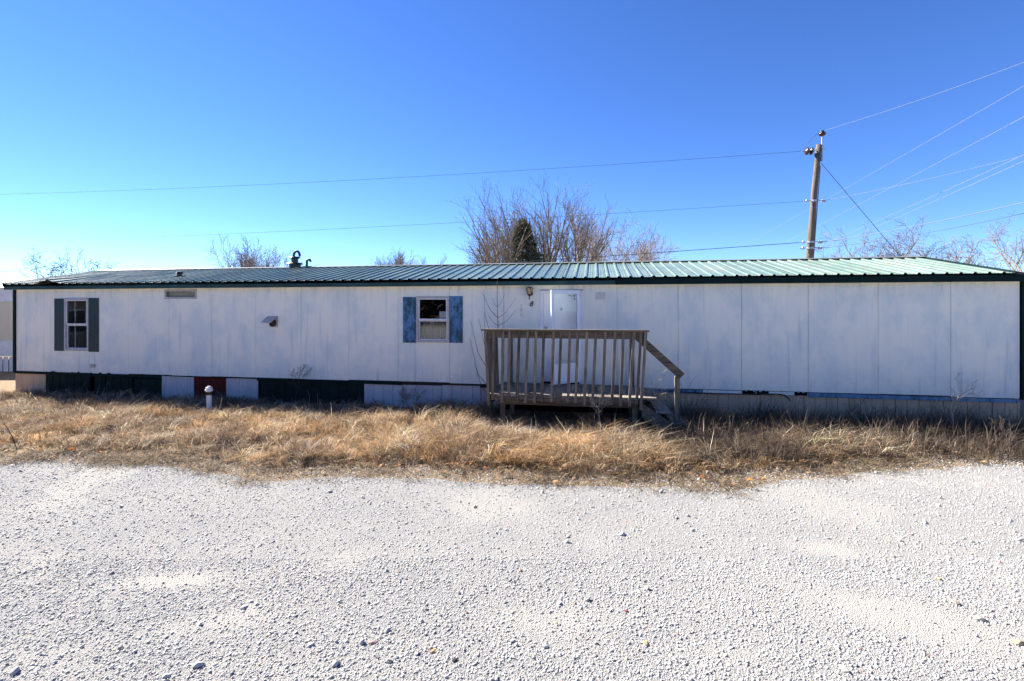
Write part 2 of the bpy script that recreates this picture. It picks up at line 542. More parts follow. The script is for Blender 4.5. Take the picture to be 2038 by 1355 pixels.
gx = grid_axis([(-400, -60, 60), (-60, -16, 4), (-16, 14, .2), (14, 60, 4), (60, 401, 60)])
gy = grid_axis([(-400, -60, 60), (-60, 2, 4), (2, 14, .2), (14, 60, 4), (60, 401, 60)])
X, Y = np.meshgrid(gx, gy)
Z = ground_z(X, Y) - .02
nx, ny = len(gx), len(gy)
idx = np.arange(nx * ny).reshape(ny, nx)
q = np.stack([idx[:-1, :-1], idx[:-1, 1:], idx[1:, 1:], idx[1:, :-1]], -1).reshape(-1, 4)
tr = np.concatenate([q[:, [0, 1, 2]], q[:, [0, 2, 3]]])
o = np_mesh('ground', np.stack([X, Y, Z], -1).reshape(-1, 3), tr, MATS['thatch_soil'], smooth=True)
tag(o, kind='structure')

gx = grid_axis([(-60, -9, 2), (-9, 9, .09), (9, 61, 2)])
vv = np.concatenate([np.linspace(0, .85, 12, endpoint=False), np.linspace(.85, 1, 80)])
X, V = np.meshgrid(gx, vv)
E_ = edge(X) + .12 * (fbm(X, X * 0, 3.1, 40) - .5)
Y = -30 + V * (E_ + 30)
Z = ground_z(X, Y) + .006 - .05 * np.clip((V - .985) / .015, 0, 1)
nx, ny = len(gx), len(vv)
idx = np.arange(nx * ny).reshape(ny, nx)
q = np.stack([idx[:-1, :-1], idx[:-1, 1:], idx[1:, 1:], idx[1:, :-1]], -1).reshape(-1, 4)
tr = np.concatenate([q[:, [0, 1, 2]], q[:, [0, 2, 3]]])
DM = dust_mask(X, Y).reshape(-1)
o = np_mesh('gravel_lot', np.stack([X, Y, Z], -1).reshape(-1, 3), tr, MATS['crushed_limestone'], np.stack([DM, DM, DM], -1), smooth=True)
tag(o, kind='structure')

# ------------------------------------------------------------------ the mobile home
home = empty('mobile_home', HM)
tag(home, 'long white single-wide mobile home with green metal roof and patched skirting', 'mobile home')
ZB, ZT = .56, 2.72                # siding bottom and top
OPEN = [(1.62, 2.335, 1.145, 2.47), (11.235, 11.965, 1.475, 2.47), (4.64, 5.51, 2.475, 2.665), (14.07, 14.875, .57, 2.57)]


def rects_minus(x0, x1, z0, z1, holes):
    xs = sorted({x0, x1, *[min(max(h[0], x0), x1) for h in holes], *[min(max(h[1], x0), x1) for h in holes]})
    zs = sorted({z0, z1, *[min(max(h[2], z0), z1) for h in holes], *[min(max(h[3], z0), z1) for h in holes]})
    out = []
    for a, b in zip(xs, xs[1:]):
        run = None
        for c, e in zip(zs, zs[1:]):
            mx, mz = (a + b) / 2, (c + e) / 2
            if any(h[0] < mx < h[1] and h[2] < mz < h[3] for h in holes):
                if run: out.append(run); run = None
            else:
                run = (a, b, c, e) if run is None else (a, b, run[2], e)
        if run: out.append(run)
    return out


mb = MB()
for a, b, c, e in rects_minus(.02, HL - .02, ZB + .01, 2.84, OPEN):
    mb.box(a, b, .024, .07, c, e)
front_wall = mb.build('front_wall', MATS['dark_cavity'], home)
seams = [.03, 1.148, 2.35, 3.54, 4.735, 5.94, 7.14, 8.346, 9.557, 10.77, 11.988, 13.215, 14.434, 15.645, 16.875, 18.1, 19.33, 20.565, 21.79, 22.91]
rng = random.Random(3)
for a, b in zip(seams, seams[1:]):
    mb = MB()
    yo = rng.uniform(-.003, .003)
    zb = ZB + rng.uniform(-.012, .008)
    hol = [h for h in OPEN if h[1] > a and h[0] < b]
    for x0, x1, z0, z1 in rects_minus(a + .0018, b - .0018, zb, ZT, hol):
        mb.box(x0, x1, yo, .022, z0, z1)
    mb.build('siding_panel', MATS['painted_siding'], front_wall)
    # lapped batten edge where the sheets meet
for s in seams[1:-1]:
    hol = [h for h in OPEN if h[0] - .03 < s < h[1] + .03]
    mb = MB()
    for x0, x1, z0, z1 in rects_minus(s + .003, s + .013, ZB + .01, ZT, hol):
        mb.box(x0, x1, -.0065, -.0032, z0, z1)
    mb.build('seam_lip', MATS['painted_siding'], front_wall)

mb = MB(); mb.box(-.035, .045, -.03, .03, ZB - .03, 2.715); mb.box(-.035, -.005, .03, .10, ZB - .03, 2.715)
mb.build('corner_trim', MATS['dark_green_fascia'], home)
mb = MB(); mb.box(HL - .015, HL + .03, -.03, .03, ZB - .03, 2.715); mb.box(HL, HL + .03, .03, .10, ZB - .03, 2.715)
mb.build('corner_trim', MATS['dark_green_fascia'], home)

DEPTH = 4.72
for name, s0, s1 in (('end_wall', 0.0, .06), ('end_wall', HL - .06, HL)):
    mb = MB()
    zr = 3.36
    v = [(s0, .10, ZB), (s1, .10, ZB), (s1, DEPTH, ZB), (s0, DEPTH, ZB), (s0, .10, 2.84), (s1, .10, 2.84), (s1, DEPTH, 2.84), (s0, DEPTH, 2.84), (s0, DEPTH / 2, zr), (s1, DEPTH / 2, zr)]
    mb.add(v, [(0, 3, 2, 1), (0, 1, 5, 4), (2, 3, 7, 6), (0, 4, 8, 7, 3), (1, 2, 6, 9, 5), (4, 5, 9, 8), (8, 9, 6, 7)])
    mb.build(name, MATS['painted_siding'], home)
MB().box(.06, HL - .06, DEPTH - .06, DEPTH, ZB, 2.84).build('rear_wall', MATS['painted_siding'], home)
MB().box(.02, HL - .02, .09, DEPTH - .07, .46, .60).build('floor_frame', MATS['interior_dark'], home)
MB().box(.07, HL - .07, 1.9, 1.96, .61, 2.70).build('inner_wall', MATS['interior_dark'], home)

# roof: sheathing, ribbed metal panels, ridge cap
EY, EZ, RY, RZ = -.17, 2.858, 2.36, 3.395
mb = MB()
v = []
for s in (-.13, HL + .13):
    v += [(s, EY + .02, EZ - .03), (s, RY, RZ - .03), (s, DEPTH + .15, EZ - .03), (s, DEPTH + .15, EZ - .06), (s, RY, RZ - .06), (s, EY + .02, EZ - .06)]
mb.add(v, [(0, 1, 4, 5), (1, 2, 3, 4), (6, 11, 10, 7), (7, 10, 9, 8), (0, 6, 7, 1), (1, 7, 8, 2), (5, 4, 10, 11), (4, 3, 9, 10), (0, 5, 11, 6), (2, 8, 9, 3)])
roof = mb.build('roof', MATS['dark_cavity'], home)
PITCH = .2286
PW = PITCH * 4
slope_len = math.hypot(RY - EY, RZ - EZ)
SA = math.atan2(RZ - EZ, RY - EY)


def roof_panel_mesh(lift=0.0):
    prof = []
    for k in range(4):
        c = k * PITCH + .045
        prof += [(c - .034, 0), (c - .016, .028), (c + .016, .028), (c + .034, 0)]
        for m_ in (.080, .135):
            prof += [(c + m_ - .010, 0), (c + m_ - .004, .0045), (c + m_ + .004, .0045), (c + m_ + .010, 0)]
    prof.append((PW, 0))
    v = []; f = []
    n = len(prof)
    rows = 9 if lift else 2
    for r in range(rows):
        t = r / (rows - 1)
        for x, h in prof:
            dz = 0
            if lift:
                dz = lift * math.exp(-((x - .5) / .24) ** 2) * max(0, 1 - t * 1.5) ** 1.5
            v.append((x, t * slope_len, h + dz))
    for r in range(rows - 1):
        for i in range(n - 1):
            f.append((r * n + i, r * n + i + 1, (r + 1) * n + i + 1, (r + 1) * n + i))
    # turned-down drip edge
    b = len(v)
    for x, h in prof: v.append((x, 0, h - .004 - .0))
    mb = MB(); mb.add(v, f)
    return mb.mesh('roof_panel', MATS['green_roof_metal'])


pm = roof_panel_mesh()
pl = roof_panel_mesh(.085)
s = -.14
k = 0
while s < HL + .13 - .5:
    me = pl if k == 1 else pm
    o = link('roof_panel', me, roof)
    o.location = (s, EY, EZ + rng.uniform(-.003, .003) + (k % 2) * .0015)
    o.rotation_euler = (SA, 0, rng.uniform(-.0008, .0008))
    o2 = link('roof_panel', pm, roof)
    o2.location = (s + PW, DEPTH + .17, EZ); o2.rotation_euler = (SA, 0, math.pi)
    s += PW; k += 1
mb = MB()
S_END = s
for i, (a, b) in enumerate(zip(np.linspace(-.14, S_END, 9)[:-1], np.linspace(-.14, S_END, 9)[1:])):
    mb = MB()
    z = RZ + .034 + (i % 2) * .003
    v = []
    for x in (a, b + .02):
        v += [(x, RY - .13, z - .022), (x, RY - .02, z + .006), (x, RY + .02, z + .006), (x, RY + .13, z - .022), (x, RY + .12, z - .030), (x, RY, z - .004), (x, RY - .12, z - .030)]
    fs = [(j, j + 1, j + 8, j + 7) for j in range(6)] + [(6, 0, 7, 13), tuple(reversed(range(7))), tuple(range(7, 14))]
    mb.add(v, fs)
    mb.build('ridge_cap', MATS['ridge_metal'], roof)
# rake trims on the gable ends
for s in (-.16, S_END + .0):
    mb = MB()
    mb.bar((s, EY, EZ - .02), (s, RY, RZ - .02), .025, .11)
    mb.bar((s, RY, RZ - .02), (s, DEPTH + .17, EZ - .02), .025, .11)
    mb.build('rake_trim', MATS['dark_green_fascia'], roof)
MB().box(-.15, 4.2, -.150, -.125, 2.713, 2.828).build('fascia_board', MATS['worn_green_fascia'], home)
MB().box(4.205, 9.55, -.150, -.125, 2.713, 2.828).build('fascia_board', MATS['worn_green_fascia'], home)
MB().box(9.555, 15.60, -.150, -.125, 2.711, 2.828).build('fascia_board', MATS['worn_green_fascia'], home)
MB().box(15.605, 19.32, -.152, -.125, 2.708, 2.830).build('fascia_board', MATS['dark_green_fascia'], home)
MB().box(19.325, 23.15, -.152, -.125, 2.706, 2.830).build('fascia_board', MATS['dark_green_fascia'], home)
MB().box(-.15, 23.15, -.124, .022, 2.722, 2.732).build('soffit', MATS['painted_siding'], home)

# roof vents
mb = MB(); zz = RZ + .01
mb.lathe([(.155, zz - .06), (.155, zz + .10), (.235, zz + .125), (.20, zz + .155), (.09, zz + .165), (.095, zz + .27), (.11, zz + .275), (.10, zz + .29), (.16, zz + .30), (.13, zz + .335), (.03, zz + .345)], 20, (6.50, RY + .12, 0))
flue = mb.build('flue_vent', MATS['vent_green'], roof)
mb = MB()
pts = [(6.47, RY + .12, zz + .33)] + [(6.56 - .095 * math.cos(a), RY + .12, zz + .37 + .13 * math.sin(a)) for a in np.linspace(0, math.pi, 9)] + [(6.665, RY + .12, zz + .345)]
mb.tube(pts, .036, 10); mb.build('gooseneck', MATS['vent_green'], flue, True)
mb = MB()
pts = [(6.90, RY + .1, zz - .08), (6.90, RY + .1, zz + .16)] + [(6.96 - .06 * math.cos(a), RY + .1, zz + .18 + .065 * math.sin(a)) for a in np.linspace(0, math.pi, 7)]
mb.tube(pts, .034, 10); mb.box(6.82, 7.08, RY + .0, RY + .2, zz + .02, zz + .045)
mb.build('vent_pipe', MATS['vent_green'], roof, True)
mb = MB()
y0 = .75; z0 = EZ + (y0 - EY) * math.tan(SA)
mb.lathe([(.12, z0 - .02), (.11, z0 + .03), (.06, z0 + .04), (.06, z0 + .09), (.10, z0 + .095), (.07, z0 + .14), (.02, z0 + .15)], 12, (4.30, y0, 0))
mb.build('roof_vent', MATS['black_paint'], roof)


# windows
def window(s0, s1, z0, z1, zr, shut, shut_mat, sh_w=.315):
    w = empty('window', None, home)
    mb = MB(); t = .026; y0, y1 = -.022, .06
    mb.box(s0 - .02, s0 + t, y0, y1, z0 - .02, z1 + .02); mb.box(s1 - t, s1 + .02, y0, y1, z0 - .02, z1 + .02)
    mb.box(s0 + t, s1 - t, y0, y1, z1 - t, z1 + .02); mb.box(s0 + t, s1 - t, y0, y1, z0 - .02, z0 + t)
    mb.build('window_frame', MATS['window_aluminium'], w)
    mb = MB()                                          # upper sash, set outward
    a, b = s0 + t + .004, s1 - t - .004
    for (x0, x1, q0, q1) in ((a, a + .024, zr, z1 - t - .003), (b - .024, b, zr, z1 - t - .003), (a + .024, b - .024, z1 - t - .027, z1 - t - .003), (a + .024, b - .024, zr, zr + .03)):
        mb.box(x0, x1, -.012, .012, q0, q1)
    mb.build('sash', MATS['white_frame'], w)
    MB().box(a + .024, b - .024, .002, .006, zr + .03, z1 - t - .027).build('pane', MATS['window_glass'], w)
    mb = MB()
    for (x0, x1, q0, q1) in ((a, a + .024, z0 + t + .003, zr - .004), (b - .024, b, z0 + t + .003, zr - .004), (a + .024, b - .024, z0 + t + .003, z0 + t + .027), (a + .024, b - .024, zr - .03, zr - .004)):
        mb.box(x0, x1, .014, .036, q0, q1)
    mb.build('sash', MATS['white_frame'], w)
    MB().box(a + .024, b - .024, .024, .028, z0 + t + .027, zr - .03).build('pane', MATS['window_glass'], w)
    n = 9                                              # screws along the flange
    mb = MB()
    for i in range(n):
        x = s0 + (s1 - s0) * i / (n - 1)
        for z in (z0 - .012, z1 + .012): mb.lathe([(.006, -.026), (.006, -.021)], 6, (x, 0, z), 'Y')
    for i in range(1, 12):
        z = z0 + (z1 - z0) * i / 12
        for x in (s0 - .012, s1 + .012): mb.lathe([(.006, -.026), (.006, -.021)], 6, (x, 0, z), 'Y')
    mb.build('screws', MATS['dark_cable'], w)['kind'] = 'stuff'
    for x0, x1, q0, q1 in shut:
        MB().box(x0, x1, -.016, -.0035, q0, q1).build('shutter', shut_mat, w)
    return w


w1 = window(1.62, 2.335, 1.145, 2.47, 1.80, [(1.285, 1.592, 1.115, 2.475), (2.362, 2.66, 1.105, 2.487)], MATS['green_shutter_paint'])
w2 = window(11.235, 11.965, 1.475, 2.47, 1.955, [(10.895, 11.207, 1.440, 2.475), (11.993, 12.295, 1.452, 2.492)], MATS['blue_shutter_paint'])
# curtain seen behind the lower half of the middle window, cord behind the left window
mb = MB(); vs = []; n = 60
for i in range(n + 1):
    x = 11.25 + .70 * i / n
    vs.append((x, .22 + .018 * math.sin(i * 1.35), 1.40)); vs.append((x, .22 + .018 * math.sin(i * 1.35), 1.94))
mb.add(vs, [(2 * i, 2 * i + 2, 2 * i + 3, 2 * i + 1) for i in range(n)])
mb.build('curtain', MATS['curtain'], w2, True)
MB().box(11.72, 11.97, .10, .105, 1.99, 2.15).build('paper_notice', MATS['pvc_white'], w2)
MB().tube([(1.80, .10, 1.1), (1.80, .10, 2.5)], .012, 6).build('blind_rod', MATS['pvc_white'], w1)
# transom
tw = empty('transom_window', None, home)
mb = MB(); s0, s1, z0, z1 = 4.64, 5.51, 2.475, 2.665; t = .025
mb.box(s0 - .02, s0 + t, -.02, .06, z0 - .02, z1 + .02); mb.box(s1 - t, s1 + .02, -.02, .06, z0 - .02, z1 + .02)
mb.box(s0 + t, s1 - t, -.02, .06, z1 - t, z1 + .02); mb.box(s0 + t, s1 - t, -.02, .06, z0 - .02, z0 + t)
mb.build('window_frame', MATS['window_aluminium'], tw)
MB().box(s0 + t, s1 - t, .01, .014, z0 + t, z1 - t).build('pane', MATS['window_glass'], tw)
MB().box(s0 + .01, s1 - .01, .08, .085, z0, z1).build('blind', MATS['cream_siding'], tw)

# dryer vent: plate, duct, flap
dv = empty('vent_hood', None, home)
MB().box(7.52, 7.74, -.012, -.0035, 1.77, 2.03).build('vent_plate', MATS['beige_plate'], dv)
MB().lathe([(.085, -.0125), (.085, -.05), (.075, -.05), (.075, -.014)], 16, (7.63, 0, 1.87), 'Y').build('duct', MATS['black_paint'], dv)
mb = MB()
mb.add([(7.47, -.012, 2.035), (7.745, -.012, 2.035), (7.70, -.20, 1.885), (7.43, -.20, 1.885), (7.47, -.012, 2.028), (7.745, -.012, 2.028), (7.70, -.198, 1.878), (7.43, -.198, 1.878)],
       [(0, 1, 2, 3), (7, 6, 5, 4), (0, 3, 7, 4), (1, 5, 6, 2), (3, 2, 6, 7), (0, 4, 5, 1)])
mb.build('flap', MATS['galvanised'], dv)
MB().box(2.41, 2.55, -.03, -.0035, .705, .79).build('outlet_cover', MATS['beige_plate'], home)
MB().box(15.20, 15.405, -.014, -.0035, 2.405, 2.56).build('cover_plate', MATS['faded_plate'], home)

# porch lamp
lamp = empty('porch_lamp', None, home)
cx, cz = 13.80, 2.60
mb = MB()
mb.lathe([(.055, -.004), (.05, -.02), (.02, -.03)], 12, (cx + .01, 0, cz - .06), 'Y')
mb.tube([(cx + .01, -.02, cz - .06), (cx + .01, -.08, cz - .12), (cx, -.10, cz - .10)], .009, 6)
mb.lathe([(.004, cz - .20), (.014, cz - .17), (.006, cz - .15), (.014, cz - .12), (.045, cz - .085), (.048, cz - .075)], 6, (cx, -.10, 0))
for k in range(6):
    a = math.pi / 3 * k
    mb.bar((cx + .046 * math.cos(a), -.10 + .046 * math.sin(a), cz - .08), (cx + .072 * math.cos(a), -.10 + .072 * math.sin(a), cz + .05), .008, .008)
mb.lathe([(.074, cz + .05), (.066, cz + .062), (.02, cz + .08)], 6, (cx, -.10, 0))
mb.build('lamp_cage', MATS['black_paint'], lamp)
MB().lathe([(.042, cz - .075), (.066, cz + .05)], 6, (cx, -.10, 0)).build('lamp_glass', MATS['amber_glass'], lamp)


def text_mesh(txt, size, ext, mat, name, parent, mtx, shear=0.0):
    cu = bpy.data.curves.new('t', 'FONT'); cu.body = txt; cu.size = size; cu.extrude = ext; cu.shear = shear
    cu.align_x = 'CENTER'; cu.align_y = 'CENTER'
    cu.offset = size * .012
    ob = bpy.data.objects.new('t', cu); COL.objects.link(ob)
    bpy.context.view_layer.update()
    me = bpy.data.meshes.new_from_object(ob.evaluated_get(bpy.context.evaluated_depsgraph_get()))
    bpy.data.objects.remove(ob, do_unlink=True)
    me.name = name; me.materials.clear(); me.materials.append(mat)
    o = link(name, me, parent); o.matrix_local = mtx
    return o


RX90 = Matrix.Rotation(R(90), 4, 'X')
text_mesh('8', .155, .004, MATS['black_paint'], 'house_number', home, Matrix.Translation((13.825, -.012, 2.31)) @ RX90, .25)
# traces of old numbers
for j, ch in enumerate('108'):
    text_mesh(ch, .10, .001, MATS['faded_plate'], 'old_number_trace', home, Matrix.Translation((13.61, -.006, 2.28 - j * .10)) @ RX90)

# door
fd = empty('front_door', None, home)
mb = MB()
mb.box(14.035, 14.085, -.035, .05, .58, 2.59); mb.box(14.862, 14.935, -.035, .05, .58, 2.59); mb.box(14.085, 14.862, -.035, .05, 2.545, 2.59)
mb.build('door_frame', MATS['storm_white'], fd)
MB().box(14.03, 14.94, -.02, -.0035, 2.592, 2.625).build('drip_cap', MATS['beige_plate'], fd)
MB().box(14.086, 14.861, -.03, .05, .57, .612).build('threshold', MATS['dark_cavity'], fd)
MB().box(14.088, 14.859, .02, .055, .64, 2.542).build('door_leaf', MATS['door_white'], fd)
for x0, x1 in ((14.18, 14.44), (14.51, 14.77)):
    for z0, z1 in ((2.22, 2.44), (1.52, 2.12), (.80, 1.42)):
        mb = MB()
        mb.box(x0, x1, .0165, .0195, z0, z0 + .018); mb.box(x0, x1, .0165, .0195, z1 - .018, z1)
        mb.box(x0, x0 + .018, .0165, .0195, z0 + .018, z1 - .018); mb.box(x1 - .018, x1, .0165, .0195, z0 + .018, z1 - .018)
        mb.box(x0 + .04, x1 - .04, .014, .0195, z0 + .04, z1 - .04)
        mb.build('raised_panel', MATS['door_white'], fd)
MB().lathe([(.034, .0195), (.034, .006), (.024, -.002), (.010, -.003)], 14, (14.145, 0, 1.80), 'Y').build('deadbolt', MATS['galvanised'], fd)
mb = MB(); mb.lathe([(.030, .0195), (.030, .012), (.012, .008), (.012, -.02), (.028, -.03), (.030, -.05), (.018, -.062)], 14, (14.145, 0, 1.66), 'Y').build('knob', MATS['galvanised'], fd)
mb = MB(); mb.lathe([(.026, .0135), (.026, .006), (.012, -.002)], 10, (14.475, 0, 2.205), 'Y')
mb.tube([(14.475, .004, 2.25), (14.475, -.004, 2.235), (14.45, -.008, 2.20), (14.475, -.008, 2.165), (14.50, -.008, 2.20), (14.475, -.004, 2.235)], .006, 6)
mb.build('knocker', MATS['galvanised'], fd)
# storm door standing ajar, hinged on the right
sd = empty('storm_door', Matrix.Translation((14.875, -.045, 0)) @ Matrix.Rotation(R(40), 4, 'Z') @ Matrix.Rotation(R(-.6), 4, 'Y'), home)
W_ = .735; zb, zt = .665, 2.60
mb = MB(); t = .075
mb.box(-W_, -W_ + t, -.03, 0, zb, zt); mb.box(-t, 0, -.03, 0, zb, zt)
mb.box(-W_ + t, -t, -.03, 0, zt - t, zt); mb.box(-W_ + t, -t, -.03, 0, zb, zb + .07); mb.box(-W_ + t, -t, -.03, 0, 1.02, 1.075)
mb.build('storm_frame', MATS['storm_white'], sd)
MB().box(-W_ + t, -t, -.022, -.008, zb + .07, 1.02).build('kick_panel', MATS['storm_white'], sd)
MB().box(-W_ + t, -t, -.017, -.013, 1.075, zt - t).build('pane', MATS['storm_glass'], sd)
mb = MB(); mb.tube([(-W_ + .04, -.03, 1.60), (-W_ + .04, -.06, 1.60), (-W_ + .05, -.07, 1.66), (-W_ + .04, -.06, 1.72), (-W_ + .04, -.03, 1.72)], .008, 6)
mb.build('pull_handle', MATS['galvanised'], sd)
text_mesh('8', .15, .001, MATS['pvc_white'], 'number_decal', sd, Matrix.Translation((-t - .055, -.0185, 2.44)) @ RX90).data.materials[0] = MATS['pvc_white']
mb = MB(); mb.lathe([(.016, 0), (.016, -.0015)], 12, (-t - .055, -.0195, 2.475), 'Y'); mb.lathe([(.019, 0), (.019, -.0015)], 12, (-t - .055, -.0195, 2.415), 'Y')
mb.build('decal_eye', MATS['black_paint'], sd)
mb = MB(); mb.tube([(-.30, -.02, 2.50), (-.24, -.06, 2.47), (-.12, -.05, 2.50)], .008, 6); mb.build('closer_rod', MATS['galvanised'], sd)

# skirting: every sheet its own piece
def skirt(s0, s1, z1, mat, pitch=.1, depth=.012, rib=.3, y=.035, z0=-.10, skew=0.0):
    prof = []
    x = 0.0; w = s1 - s0
    while x < w - .001:
        p = min(pitch, w - x)
        prof += [(x, 0), (x + p * (1 - rib), 0), (x + p * (1 - rib) + .004, depth), (x + p - .004, depth)]
        x += p
    prof.append((w, 0))
    v = []
    for a, h in prof:
        v += [(s0 + a, y + h, z0), (s0 + a + skew * 0, y + h, z1 + skew * a), (s0 + a, y + .02, z0), (s0 + a, y + .02, z1 + skew * a)]
    f = []
    for i in range(len(prof) - 1):
        a = 4 * i; b = a + 4
        f += [(a, b, b + 1, a + 1), (a + 1, b + 1, b + 3, a + 3), (b + 2, a + 2, a + 3, b + 3)]
    mb = MB(); mb.add(v, f)
    return mb.build('skirting_sheet', mat, home)


skirt(-.04, .945, .515, MATS['tan_skirt'], .20, .006, .08)
skirt(.95, 2.34, .50, MATS['dark_green_skirt'], .23, .010, .12)
skirt(2.47, 2.80, .50, MATS['dark_green_skirt'], .23, .010, .12, y=.045)
skirt(2.83, 3.62, .46, MATS['dark_green_skirt'], .23, .010, .12)
skirt(3.65, 4.51, .44, MATS['dark_green_skirt'], .23, .010, .12, y=.05)
skirt(4.52, 5.43, .535, MATS['lilac_skirt'], .075, .008, .25, y=.01, skew=-.02)
skirt(5.44, 6.33, .53, MATS['red_skirt'], .075, .010, .3, y=.03)
skirt(6.34, 7.20, .515, MATS['lilac_skirt'], .075, .008, .25, y=.01, skew=.01)
skirt(7.22, 8.60, .50, MATS['dark_green_skirt'], .23, .010, .12, y=.05)
skirt(8.61, 9.93, .48, MATS['dark_green_skirt'], .23, .010, .12, y=.04)
skirt(9.94, 10.88, .475, MATS['lilac_skirt'], .24, .010, .10, y=.015)
skirt(10.89, 11.80, .48, MATS['lilac_skirt'], .24, .010, .10, y=.02)
skirt(11.81, 12.70, .50, MATS['lilac_skirt'], .24, .010, .10, y=.015)
skirt(12.71, 13.10, .47, MATS['pink_skirt'], .25, .010, .10, y=.02)
s = 16.05
while s < 22.9:
    e = min(s + .80, 22.93)
    skirt(s, e, .485 + rng.uniform(-.008, .008), MATS['tan_skirt'], .20, .012, .09, y=.02 + rng.uniform(0, .008))
    s = e + .006
MB().box(13.0, 16.3, .12, .16, -.1, .46).build('void_shade_sheet', MATS['dark_cavity'], home)  # near-black sheet: colour stands in for the shade under the home
MB().box(.9, 10.0, .12, .16, -.1, .46).build('void_shade_sheet', MATS['dark_cavity'], home)  # same painted-dark void behind the gaps of the left skirting

# rub rail / bottom flashing pieces
mb = MB()
def strip(s0, s1, za, zb_, zc, zd, y=-.012, th=.01):
    v = [(s0, y, za), (s1, y, zb_), (s1, y, zd), (s0, y, zc), (s0, y + th, za), (s1, y + th, zb_), (s1, y + th, zd), (s0, y + th, zc)]
    return MB().add(v, [(0, 1, 2, 3), (7, 6, 5, 4), (0, 4, 5, 1), (3, 2, 6, 7), (0, 3, 7, 4), (1, 5, 6, 2)])
strip(-.02, 2.4, .495, .49, .565, .552).build('bottom_trim', MATS['dark_green_fascia'], home)
strip(2.41, 4.50, .485, .47, .552, .55).build('bottom_trim', MATS['dark_green_fascia'], home)
strip(4.6, 7.18, .535, .525, .553, .548, -.014).build('bottom_trim', MATS['dark_green_fascia'], home)
strip(7.19, 10.85, .49, .475, .552, .55).build('bottom_trim', MATS['dark_green_fascia'], home)
strip(10.88, 12.68, .492, .512, .505, .532, -.014).build('bottom_trim', MATS['black_paint'], home)
strip(12.69, 13.12, .47, .47, .553, .55).build('bottom_trim', MATS['dark_green_fascia'], home)
strip(16.0, 17.35, .475, .465, .555, .548).build('bottom_trim', MATS['blue_skirt_paint'], home)
strip(19.33, 22.88, .472, .468, .552, .535).build('bottom_trim', MATS['blue_skirt_paint'], home)
strip(17.36, 19.32, .50, .49, .552, .555, -.004).build('bottom_trim', MATS['painted_siding'], home)
for s0, s1 in ((18.11, 18.36), (18.38, 18.60), (19.08, 19.31), (13.2, 13.9), (15.0, 15.5)):
    m_ = MB(); n = 9
    top = [ZB - .01 + rng.uniform(-.012, .03) for _ in range(n)]
    v = []
    for i in range(n):
        x = s0 + (s1 - s0) * i / (n - 1)
        v += [(x, -.018, .495 + rng.uniform(-.01, .015)), (x, -.018, top[i]), (x, -.006, .495), (x, -.006, top[i])]
    f = []
    for i in range(n - 1):
        a = 4 * i; f += [(a, a + 4, a + 5, a + 1), (a + 1, a + 5, a + 7, a + 3), (a + 6, a + 2, a + 3, a + 7)]
    m_.add(v, f); m_.build('rotten_patch', MATS['dark_cavity'], home)
MB().tube([hh for hh in [(16.4, -.02, .53), (17.0, -.03, .50), (17.5, -.03, .485), (18.3, -.035, .50), (18.75, -.03, .515), (18.88, -.04, .50), (18.96, -.06, .43), (18.985, -.06, .37)]], [.008, .010, .010, .010, .012, .014, .016, .008], 6).build('torn_strip', MATS['black_paint'], home)
# ragged torn paint at the bottom of the left sheets
for sx in (.95, 1.15, 1.75, 1.95, 2.38, 2.62, 2.9, 3.9, 4.75, 7.3, 7.45):
    m_ = MB(); v = []; n = 5; L_ = rng.uniform(.06, .2)
    for i in range(n):
        x = sx + L_ * i / (n - 1)
        v += [(x, -.009, .545), (x, -.009, .552 + rng.uniform(.0, .035) * (0 < i < n - 1)), (x, -.006, .545), (x, -.006, .552)]
    f = []
    for i in range(n - 1):
        a = 4 * i; f += [(a, a + 4, a + 5, a + 1), (a + 1, a + 5, a + 7, a + 3)]
    m_.add(v, f); m_.build('torn_edge', MATS['dark_green_fascia'], home)

# ------------------------------------------------------------------ deck
deck = empty('porch_deck', HM @ Matrix.Translation((14.6, -.7, 0)))
tag(deck, 'weathered grey wooden porch deck with railing and side stairs before the door', 'deck')
OFF = Vector((14.6, -.7, 0))


class DB(MB):
    """deck shapes given in home coordinates"""
    def build(s, name, mat, parent=deck, smooth=False):
        s.v = [tuple(Vector(p) - OFF) for p in s.v]
        return MB.build(s, name, mat, parent, smooth)


DZ = .61
rng = random.Random(11)
x = 13.20
while x < 15.98:
    w = .136
    e = min(x + w, 16.02)
    dz = rng.uniform(-.004, .004)
    DB().box(x, e, -1.46 + rng.uniform(-.02, .015), -.05 + rng.uniform(-.02, .02), DZ - .036 + dz, DZ + dz).build('floor_board', MATS['wood_deep'])
    x = e + .008
DB().box(13.20, 16.02, -1.445, -1.405, .492, DZ - .042).build('rim_joist', MATS['wood_along'])
DB().box(13.22, 13.26, -1.343, -.05, .492, DZ - .042).build('rim_joist', MATS['wood_deep'])
DB().box(15.96, 16.0, -1.343, -.05, .492, DZ - .042).build('rim_joist', MATS['wood_deep'])
for sx in (13.85, 14.55, 15.25):
    DB().box(sx, sx + .04, -1.343, -.05, .492, DZ - .042).build('joist', MATS['wood_deep'])
DB().box(13.36, 15.94, -1.34, -1.30, .395, .490).build('beam', MATS['wood_along'])
DB().box(13.36, 15.94, -.30, -.26, .395, .490).build('beam', MATS['wood_along'])
for sx, dy in ((13.40, -1.298), (15.86, -1.298), (13.40, -.255), (15.86, -.255)):
    DB().box(sx, sx + .09, dy, dy + .09, -.15, .488).build('support_post', MATS['wood_upright'])
